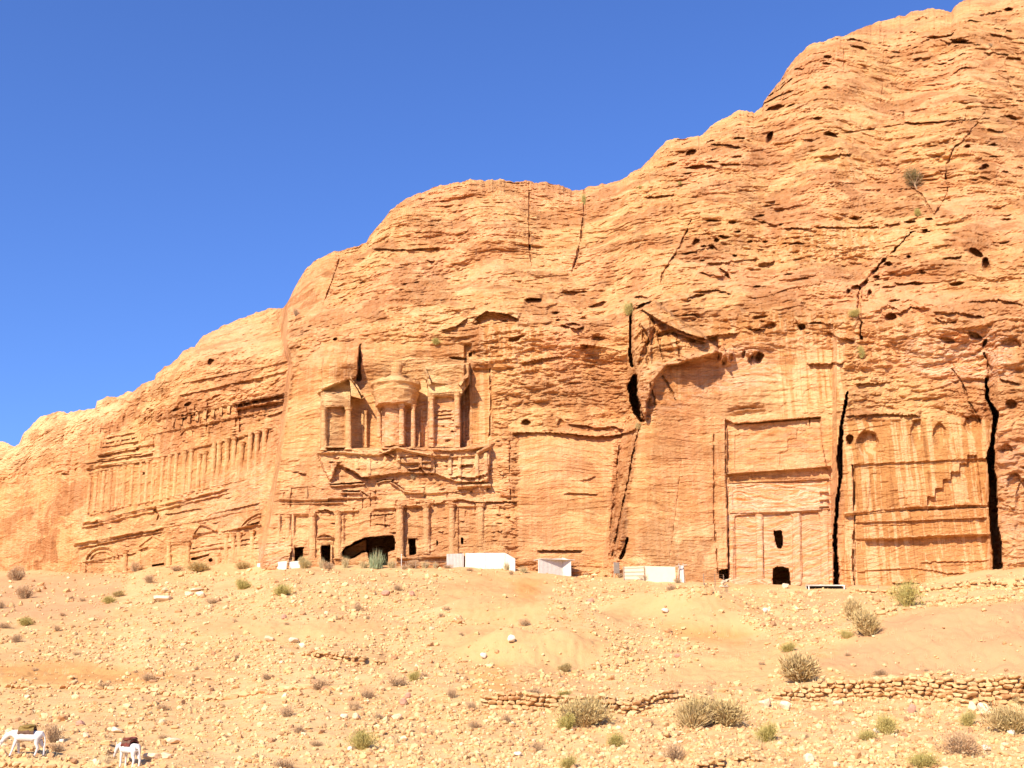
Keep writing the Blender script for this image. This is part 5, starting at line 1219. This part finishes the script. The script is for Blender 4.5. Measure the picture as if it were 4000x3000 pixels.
# scattered straw that nobody could count
def straw():
    r = np.random.default_rng(91); n = 2600
    c = np.stack([r.uniform(-50, 4050, n), r.uniform(2235, 3000, n)], -1)
    d = np.clip(pn(c[:, 0]/160, c[:, 1]/60, 0*c[:, 0], 77)*3+.25, 0, 1)*(c[:, 1] > ip(FOOT_PTS, c[:, 0])+6)
    c = c[r.uniform(size=n) < d]
    x, y, z = gp(c[:, 0], c[:, 1]); m = len(x); k = 5
    x = np.repeat(x, k)+r.normal(size=m*k)*.10; y = np.repeat(y, k)+r.normal(size=m*k)*.10; z = np.repeat(z, k)
    h = r.uniform(.12, .42, m*k); lx, ly = r.normal(size=m*k)*.07, r.normal(size=m*k)*.07; w = .011
    v = np.stack([np.stack([x-w, y, z-.03], -1), np.stack([x+w, y, z-.03], -1), np.stack([x+lx, y+ly, z+h], -1)], 1).reshape(-1, 3)
    o = link('dry_grass', np_mesh('dry_grass', v, np.arange(len(v)).reshape(-1, 3), ML_GRASS))
    tag(o, 'sparse dead grass stalks scattered over the slope', 'grass', None, 'stuff')
straw()
# plants rooted in the cliff
for a in [(1155,1232,26,40,'dry','small dark shrub rooted in the notch of the pale ridge'),(3365,1398,42,46,'green','round green plant hanging under the vertical joint'),(3335,1236,50,30,'green','green plant on the ledge at the bottom of the long gully'),(2455,1230,44,52,'green','green plant in the cleft above the deep shadow'),(2283,800,26,44,'green','yellow green plant in the joint below the skyline notch'),(2492,1675,30,30,'olive','small plant at the end of the long ledge'),(1705,1345,40,24,'green','yellowish plant on the rock above the urn'),(3585,842,34,28,'green','yellow green plant in the gully under the lone tree'),(3870,180,24,20,'dry','tiny bush high on the summit slope'),(2655,720,20,14,'green','tiny plant on the shoulder of the cliff'),(2500,735,18,12,'green','tiny plant beside the small upper crack'),(1615,1870,34,28,'dry','dead grass tuft hanging on the shattered attic')]:
    shrub(*a, ground_fn=1)
def tree(px, py, w, h, label):
    y = float(rockY(px, py))-.2; x, y, z = P3(px, py, y); k = y/F; W, H = w*k, h*k
    root = empty('tree', (x, y, z), label, 'tree')
    vs, fs = [], []
    def limb(p, q, r0, r1):
        p, q = np.array(p, float), np.array(q, float); d = (q-p)/np.linalg.norm(q-p)
        u = np.cross(d, [.3, .9, .1]); u /= np.linalg.norm(u); v = np.cross(d, u); b = len(vs)*0+sum(len(a) for a in vs)
        an = np.linspace(0, 2*np.pi, 6, endpoint=False)
        vs.append(np.concatenate([p+r0*(np.outer(np.cos(an), u)+np.outer(np.sin(an), v)), q+r1*(np.outer(np.cos(an), u)+np.outer(np.sin(an), v))]))
        fs.append(np.array([[b+i, b+(i+1) % 6, b+6+(i+1) % 6, b+6+i] for i in range(6)]))
    t1 = (-.03*W, 0, H*.18); limb((.08*W, 0, -.3), t1, .045*W, .035*W)
    tips = []
    for a, e, l in [(2.7, .7, .5), (2.0, .9, .55), (.4, .8, .5), (1.1, 1.1, .5), (-.8, .8, .45), (3.8, .7, .45), (.0, .5, .5)]:
        q = (t1[0]+math.cos(a)*l*W*.75*math.cos(e), math.sin(a)*l*W*.6*math.cos(e), t1[2]+H*l*math.sin(e))
        limb(t1, q, .025*W, .012*W); tips.append(q)
        for s in (-.5, .5): limb(q, (q[0]+math.cos(a+s)*W*.14, q[1]+math.sin(a+s)*W*.14, q[2]+H*.16), .011*W, .004*W)
    link('trunk', np_mesh('trunk', np.concatenate(vs), np.concatenate(fs), ML_WOOD), root)
    v, f = sprays(2600, 5, W*.5, H*.85, .055*W, .25, 9)
    v = v+[0, 0, H*.16]
    link('crown', np_mesh('crown', v, f, leaf_material('tree_foliage', (.13,.10,.035), (.29,.22,.09), (.22,.16,.07))), root)
tree(3577, 738, 98, 112, 'lone rounded dark olive tree growing out of the upper cliff')

# ---------------------------------------------------------------- fences and shelters along the foot of the cliff
M_WALLW = simple_material('white_sheet', (.62, .57, .49), vary=.12, scale=2.5)
M_CREAM = simple_material('cream_sheet', (.66, .54, .37), vary=.06, scale=2.0)
M_DARKB = simple_material('dark_board', (.22, .17, .13), vary=.2, scale=3)
M_POST = simple_material('grey_post', (.45, .36, .27), vary=.2, scale=4)
M_WIRE = simple_material('brown_wire', (.30, .20, .13), vary=.1)
M_CLOTH = simple_material('dark_cloth', (.03, .025, .025), vary=.2)
def quadbox(name, parent, org, a, b, zb0, zb1, zt0, zt1, th, mat, corr=0.0, n=1):
    """upright sheet from ground point a to b, optional corrugation"""
    a, b = np.array(a[:2], float), np.array(b[:2], float); d = b-a; L = np.linalg.norm(d); d /= L; nr = np.array([d[1], -d[0]])
    m = max(2, int(L/.09)) if corr else n+1
    t = np.linspace(0, 1, m); off = (np.arange(m) % 2)*corr
    p = a+np.outer(t*L, d)+np.outer(off, nr)
    zb = zb0+(zb1-zb0)*t; zt = zt0+(zt1-zt0)*t
    fr = [np.column_stack([p+nr*th/2, zb]), np.column_stack([p+nr*th/2, zt]), np.column_stack([p-nr*th/2, zt]), np.column_stack([p-nr*th/2, zb])]
    co = np.stack(fr, 1)-np.array(org); i = np.arange(m*4).reshape(m, 4); j = np.roll(i, -1, 1)
    f = np.stack([i[:-1], j[:-1], j[1:], i[1:]], -1).reshape(-1, 4)
    return link(name, np_mesh(name, co.reshape(-1, 3), [f, np.array([list(i[0])]), np.array([list(i[-1][::-1])])], mat), parent)
def bar(name, parent, org, a, b, r, mat):
    a, b = np.array(a, float), np.array(b, float); d = (b-a)/np.linalg.norm(b-a)
    u = np.cross(d, [0, 1, 0] if abs(d[1]) < .9 else [1, 0, 0]); u /= np.linalg.norm(u); v = np.cross(d, u)
    cs = [u+v, u-v, -u-v, -u+v]
    co = np.array([a+c*r*.7 for c in cs]+[b+c*r*.7 for c in cs])-np.array(org)
    f = np.array([[0,1,5,4],[1,2,6,5],[2,3,7,6],[3,0,4,7],[3,2,1,0],[4,5,6,7]])
    return link(name, np_mesh(name, co, f, mat), parent)
def gpt(px, py):
    x, y, z = gp(px, py); return np.array([float(x[0]), float(y[0]), float(z[0])])
def zat(p, px, py):
    """height above the ground point p that the photo shows at row py"""
    s, q = rays(px, py); return CZ+float(q)*p[1]
def sheets(label, segs, mat, corr=.03, posts=True, cat='fence', name='sheet_fence'):
    o = gpt(segs[0][0], segs[0][1]); root = empty(name, o, label, cat)
    root['kind'] = 'thing'
    for (x0, yb0, yt0, x1, yb1, yt1, m) in segs:
        a, b = gpt(x0, yb0), gpt(x1, yb1)
        quadbox('panel', root, o, a, b, a[2]-1.0, b[2]-1.0, zat(a, x0, yt0), zat(b, x1, yt1), .03, m, corr)
        if posts:
            bar('post', root, o, (a[0], a[1]+.08, a[2]-1.0), (a[0], a[1]+.08, zat(a, x0, yt0)+.03), .05, M_POST)
    return root, o
sheets('low whitish sheet fence stretching under the tomb with the gabled doorway', [(1005,2212,2201,1060,2212,2197,M_WALLW),(1062,2212,2197,1120,2213,2192,M_WALLW),(1122,2218,2196,1172,2219,2190,M_WALLW)], M_WALLW)
sheets('long bright white sheet fence below the broken columns', [(1745,2214,2164,1810,2215,2162,M_WALLW),(1818,2215,2161,1895,2216,2160,M_WALLW),(1896,2216,2160,1972,2217,2160,M_WALLW),(1974,2217,2160,2012,2232,2182,M_WALLW)], M_WALLW)
r_, o_ = sheets('small white sheet hut under the wide rock recess', [(2103,2240,2186,2196,2240,2180,M_WALLW),(2197,2240,2178,2231,2236,2188,M_WALLW)], M_WALLW, name='hut', cat='hut')
a, b = gpt(2103, 2240), gpt(2231, 2236)
quadbox('roof', r_, o_, (a[0]-.1, a[1]+.8), (b[0]+.1, b[1]+.8), zat(a, 2150, 2183), zat(b, 2231, 2188), zat(a, 2150, 2183)+.06, zat(b, 2231, 2188)+.06, 1.6, M_WALLW)
r_, o_ = sheets('cream cloth screen with a wire gate at one end and a fallen corner', [(2437,2266,2214,2516,2268,2212,M_CREAM),(2520,2268,2211,2640,2276,2214,M_CREAM)], M_CREAM, .0, name='cloth_screen')
a, b = gpt(2437, 2266), gpt(2518, 2268)
for f in (.08, .35, .62, .9):
    bar('rail', r_, o_, (a[0], a[1]-.12, a[2]+(zat(a, 2437, 2214)-a[2])*f), (b[0], b[1]-.12, b[2]+(zat(b, 2518, 2212)-b[2])*f), .02, M_WIRE)
for p_, px_ in ((a, 2437), (b, 2518)): bar('gate_post', r_, o_, (p_[0], p_[1]-.12, p_[2]-.2), (p_[0], p_[1]-.12, zat(p_, px_, 2212)), .03, M_WIRE)
# torn white tarp hanging on leaning posts
o = gpt(2660, 2276); root = empty('tarp', o, 'torn white tarp hanging from leaning posts at the end of the cream screen', 'tarp')
quadbox('cloth', root, o, gpt(2655, 2274), gpt(2672, 2276), o[2], o[2], zat(o, 2655, 2206), zat(o, 2672, 2210), .05, M_WALLW, .07)
for dx, hx in ((2645, 2652), (2676, 2668)):
    g0 = gpt(dx, 2276); g1 = P3(hx, 2200, g0[1]); bar('post', root, o, g0-[0, 0, .2], g1, .05, M_POST)
g0 = P3(2636, 2212, o[1]-.2); g1 = P3(2684, 2206, o[1]-.2); bar('cross_bar', root, o, g0, g1, .06, M_POST)
def wire_fence(label, x0, y0, x1, y1, ht, rails, nposts, r=.03, mat=M_WIRE, name='wire_fence'):
    a, b = gpt(x0, y0), gpt(x1, y1); root = empty(name, a, label, 'fence'); root['kind'] = 'thing'
    za, zb = zat(a, x0, y0-ht), zat(b, x1, y1-ht)
    for i in range(nposts):
        t = i/(nposts-1); p = a*(1-t)+b*t; bar('post', root, a, (p[0], p[1], p[2]-1.0), (p[0], p[1], za*(1-t)+zb*t), r*1.6, mat)
    for j in range(rails):
        f = (j+1)/rails; bar('wire', root, a, (a[0], a[1], a[2]+(za-a[2])*f), (b[0], b[1], b[2]+(zb-b[2])*f), r*.6, mat)
wire_fence('brown wire gate of thin rails at the corner before the tomb of swirling stone', 2750,2288,2828,2290,46,5,3)
wire_fence('thin post and wire fence before the cave and narrow doorway', 1545,2220,1740,2219,26,2,6, .025)
wire_fence('low wire railing running from the white framed shelter along the streaked tomb', 3304,2300,3432,2298,13,1,3, .03)
o = gpt(1568, 2221); root = empty('marker_post', o, 'single white post standing beside the narrow black doorway', 'post')
bar('shaft', root, o, o-[0, 0, .2], P3(1568, 2166, o[1]), .05, M_WALLW); bar('post_cap', root, o, P3(1568, 2168, o[1]), P3(1568, 2164, o[1]), .075, M_WALLW)
o = gpt(2408, 2254); root = empty('notice_board', o, 'dark upright board on legs left of the cream screen', 'board')
root['kind'] = 'thing'
p0, p1 = P3(2399, 2240, o[1]), P3(2420, 2240, o[1]); zt = P3(2399, 2197, o[1])[2]
quadbox('board', root, o, p0, p1, p0[2], p1[2], zt, zt, .06, M_DARKB)
for q in (2399, 2420):
    g = P3(q, 2254, o[1]); bar('leg', root, o, g-[0, 0, .3], (g[0], g[1]+.05, zt+.03), .035, M_POST)
# low shelter with a white frame and black cloth sides
a, b = gpt(3160, 2304), gpt(3298, 2303); root = empty('shelter', a, 'low white framed stall with a black interior at the foot of the dark cleft', 'stall')
za = zat(a, 3160, 2287); zb = zat(b, 3298, 2287)
for p_, z_ in ((a, za), (b, zb)):
    bar('leg', root, a, p_-[0, 0, .2], (p_[0], p_[1], z_), .08, M_WALLW); bar('leg', root, a, p_+[0, 1.0, -.2], (p_[0], p_[1]+1.0, z_), .08, M_WALLW)
bar('front_beam', root, a, (a[0]-.1, a[1], za), (b[0]+.1, b[1], zb), .07, M_WALLW)
quadbox('table_top', root, a, (a[0]-.15, a[1]+.55), (b[0]+.15, b[1]+.55), za+.02, zb+.02, za+.07, zb+.07, 1.2, M_WALLW)
quadbox('back_cloth', root, a, (a[0], a[1]+.9), (b[0], b[1]+.9), a[2]-.2, b[2]-.2, za, zb, .03, M_CLOTH)
quadbox('front_cloth', root, a, (a[0]+.5, a[1]+.3), (b[0]-.1, b[1]+.3), a[2]-.2, b[2]-.2, za-.16, zb-.16, .03, M_CLOTH)
o = gpt(3070, 2298); root = empty('stone_step', o, 'pale squared block sitting in the arched tomb doorway', 'block')
link('block', np_mesh('block', stone_shape(I1, .95, 77, .05)*[.36, .3, .3]+[0, 0, .25], F1, M_PALE), root)
o = gpt(2828, 2296); root = empty('timber_scraps', o, 'jumble of broken planks dumped in the small side doorway', 'planks')
for q in range(6):
    c_ = o+np.array([random.uniform(-.35, .35), random.uniform(-.1, .5), .15+q*.13]); d_ = np.array([random.uniform(-.6, .6), 0, random.uniform(-.25, .35)])
    bar('plank', root, o, c_-d_, c_+d_, .06, M_CREAM)

# ---------------------------------------------------------------- two donkeys
M_FUR = simple_material('white_coat', (.66, .61, .54), vary=.06, scale=8)
M_DARKH = simple_material('dark_hoof', (.12, .09, .08), vary=.2)
M_OLIVEC = simple_material('olive_blanket', (.24, .16, .05), vary=.35, scale=7)
M_REDC = simple_material('red_blanket', (.17, .05, .035), vary=.5, scale=7)
M_BROWNC = simple_material('brown_pad', (.15, .085, .055), vary=.4, scale=9)
def skin(name, parent, V, E, Rr, mat, root_i=0, sub=2):
    me = bpy.data.meshes.new(name); me.from_pydata(V, E, []); me.update()
    o = bpy.data.objects.new(name, me); C.objects.link(o)
    m = o.modifiers.new('s', 'SKIN'); m.use_smooth_shade = True
    for i, r in enumerate(Rr):
        sv_ = me.skin_vertices[0].data[i]; sv_.radius = (r, r) if not isinstance(r, tuple) else (max(r)*.95, max(r)*.95); sv_.use_root = (i == root_i)
    s = o.modifiers.new('u', 'SUBSURF'); s.levels = sub; s.render_levels = sub
    bpy.context.view_layer.update()
    dg = bpy.context.evaluated_depsgraph_get(); m2 = bpy.data.meshes.new_from_object(o.evaluated_get(dg)); m2.name = name
    bpy.data.objects.remove(o); bpy.data.meshes.remove(me)
    m2.materials.clear(); m2.materials.append(mat)
    m2.polygons.foreach_set('use_smooth', [True]*len(m2.polygons))
    return link(name, m2, parent)
def donkey(px, py, rz, label, head_dn, steps_, cloth, pad, scale=1.0, zoff=0.0):
    x, y, z = gpt(px, py); root = empty('donkey', (x, y, z+zoff), label, 'donkey'); root.rotation_euler = (0, 0, rz); root.scale = (scale,)*3
    # local: walks towards -x; y is its side
    V = []; E = []; R = []
    def add(p, r, j=None):
        V.append(p); R.append(r); i = len(V)-1
        if j is not None: E.append((j, i))
        return i
    hip = add((.42, 0, .92), (.20, .24)); bel = add((.12, 0, .83), (.20, .275), hip); che = add((-.22, 0, .83), (.19, .27), bel); sho = add((-.42, 0, .90), (.14, .20), che)
    rump = add((.60, 0, .90), (.13, .16), hip)
    n1 = add((-.62, 0, 1.02-.04*head_dn), (.10, .16), sho); n2 = add((-.82, 0, 1.12-.22*head_dn), (.085, .13), n1)
    h1 = add((-.95, 0, 1.14-.32*head_dn), (.085, .11), n2); h2 = add((-1.05, 0, .98-.34*head_dn), (.07, .085), h1); h3 = add((-1.13, 0, .82-.34*head_dn), (.05, .052), h2); add((-1.15, 0, .76-.34*head_dn), (.04, .04), h3)
    for sy in (-1, 1):
        e1 = add((-.93, sy*.05, 1.24-.32*head_dn), .03, h1); add((-.91, sy*.10, 1.44-.34*head_dn), .013, e1)
        k = steps_[0 if sy < 0 else 1]; s1 = add((-.40, sy*.11, .72), .10, sho)
        s2 = add((-.41-k*.10, sy*.12, .46), .066, s1); s3 = add((-.40-k*.20, sy*.12, .24), .048, s2); s4 = add((-.41-k*.26, sy*.12, .07), .048, s3); add((-.43-k*.28, sy*.12, .0), .055, s4)
        k = steps_[2 if sy < 0 else 3]; g1 = add((.50-k*.03, sy*.11, .68), .14, hip)
        g2 = add((.50-k*.12, sy*.13, .50), .092, g1); g3 = add((.62-k*.18, sy*.13, .34), .056, g2); g4 = add((.58-k*.24, sy*.13, .09), .050, g3); add((.55-k*.26, sy*.13, .0), .055, g4)
    t1 = add((.73, 0, .82), .035, rump); t2 = add((.78, 0, .60), .025, t1); add((.77, 0, .36), .035, t2)
    skin('body', root, V, E, R, M_FUR, 0)
    for sy in (-1, 1):
        for lx in (-.43-steps_[0 if sy < 0 else 1]*.28, .55-steps_[2 if sy < 0 else 3]*.26):
            link('hoof', np_mesh('hoof', I1*[.055, .05, .035]+[lx, sy*(.12 if lx < 0 else .13), .0], F1, M_DARKH), root)
    # blanket draped over the back, pad on top, girth under the belly
    def drape(name, x0, x1, zt, w, drop, mat, seed):
        nx, ny = 12, 17; vs = []
        for i in range(nx):
            for j in range(ny):
                u = i/(nx-1); a = (j/(ny-1)-.5)*2; th = a*(math.pi/2+.25)
                yy = math.sin(min(max(th, -1.57), 1.57))*w; zz = zt-(1-math.cos(min(abs(th), 1.57)))*w*.8-max(0, abs(a)-.6)*drop
                vs.append((x0+(x1-x0)*u, yy, zz))
        vs = np.array(vs); nn = pn(vs[:, 0]*9, vs[:, 1]*9, vs[:, 2]*9, seed)[:, None]*.05
        vs = vs+nn*np.sign(vs[:, 1:2]+.001)*[0, 1, 0]+np.abs(nn)*[0, 0, 1]
        i = np.arange(nx*ny).reshape(nx, ny); f = np.stack([i[:-1, :-1], i[1:, :-1], i[1:, 1:], i[:-1, 1:]], -1).reshape(-1, 4)
        inner = vs*[1, .93, 1]-[0, 0, .03]; n0 = len(vs)
        rim = np.concatenate([i[0], i[1:, -1], i[-1, ::-1][1:], i[::-1, 0][1:-1]]); rn = np.roll(rim, -1)
        side = np.stack([rim, rn, rn+n0, rim+n0], -1)
        link(name, np_mesh(name, np.concatenate([vs, inner]), np.concatenate([f, f[:, ::-1]+n0, side]), mat), root)
    drape('saddle_blanket', -.36, .32, 1.17, .255, .08, cloth[0], 3)
    drape('saddle_pad', -.34, .30, 1.25, .24, .05, cloth[1], 8)
    for q in (-.12, .14):
        link('bedroll', np_mesh('bedroll', stone_shape(I1, .2, 5+int(q*10), .2)*[.30, .17, .085]+[-.02, q, 1.24+.02*q], F1, pad), root)
    an = np.linspace(0, 2*np.pi, 20, endpoint=False)
    gv = np.concatenate([np.stack([0*an-.2+o_, .20*np.cos(an), .86+.255*np.sin(an)], -1) for o_ in (-.02, .02)]); gi = np.arange(20)
    link('girth', np_mesh('girth', gv, np.stack([gi, (gi+1) % 20, (gi+1) % 20+20, gi+20], -1), M_BROWNC), root)
    hz = 1.0-.33*head_dn
    link('bridle', np_mesh('bridle', np.concatenate([np.stack([-1.06+.02*np.sin(an)+o_, .078*np.cos(an), hz-.04+.088*np.sin(an)], -1) for o_ in (-.015, .015)]), np.stack([gi, (gi+1) % 20, (gi+1) % 20+20, gi+20], -1), M_BROWNC), root)
donkey(98, 2958, math.radians(4), 'white donkey walking with lowered head under olive and brown saddle blankets', 1.15, (.7, -.3, .5, -.6), (M_BROWNC, M_OLIVEC), M_OLIVEC, .98)
donkey(500, 2998, math.radians(-38), 'white donkey seen from its rump with a dark red saddle blanket', 1.0, (.1, -.1, .2, -.2), (M_REDC, M_BROWNC), M_REDC, .93)
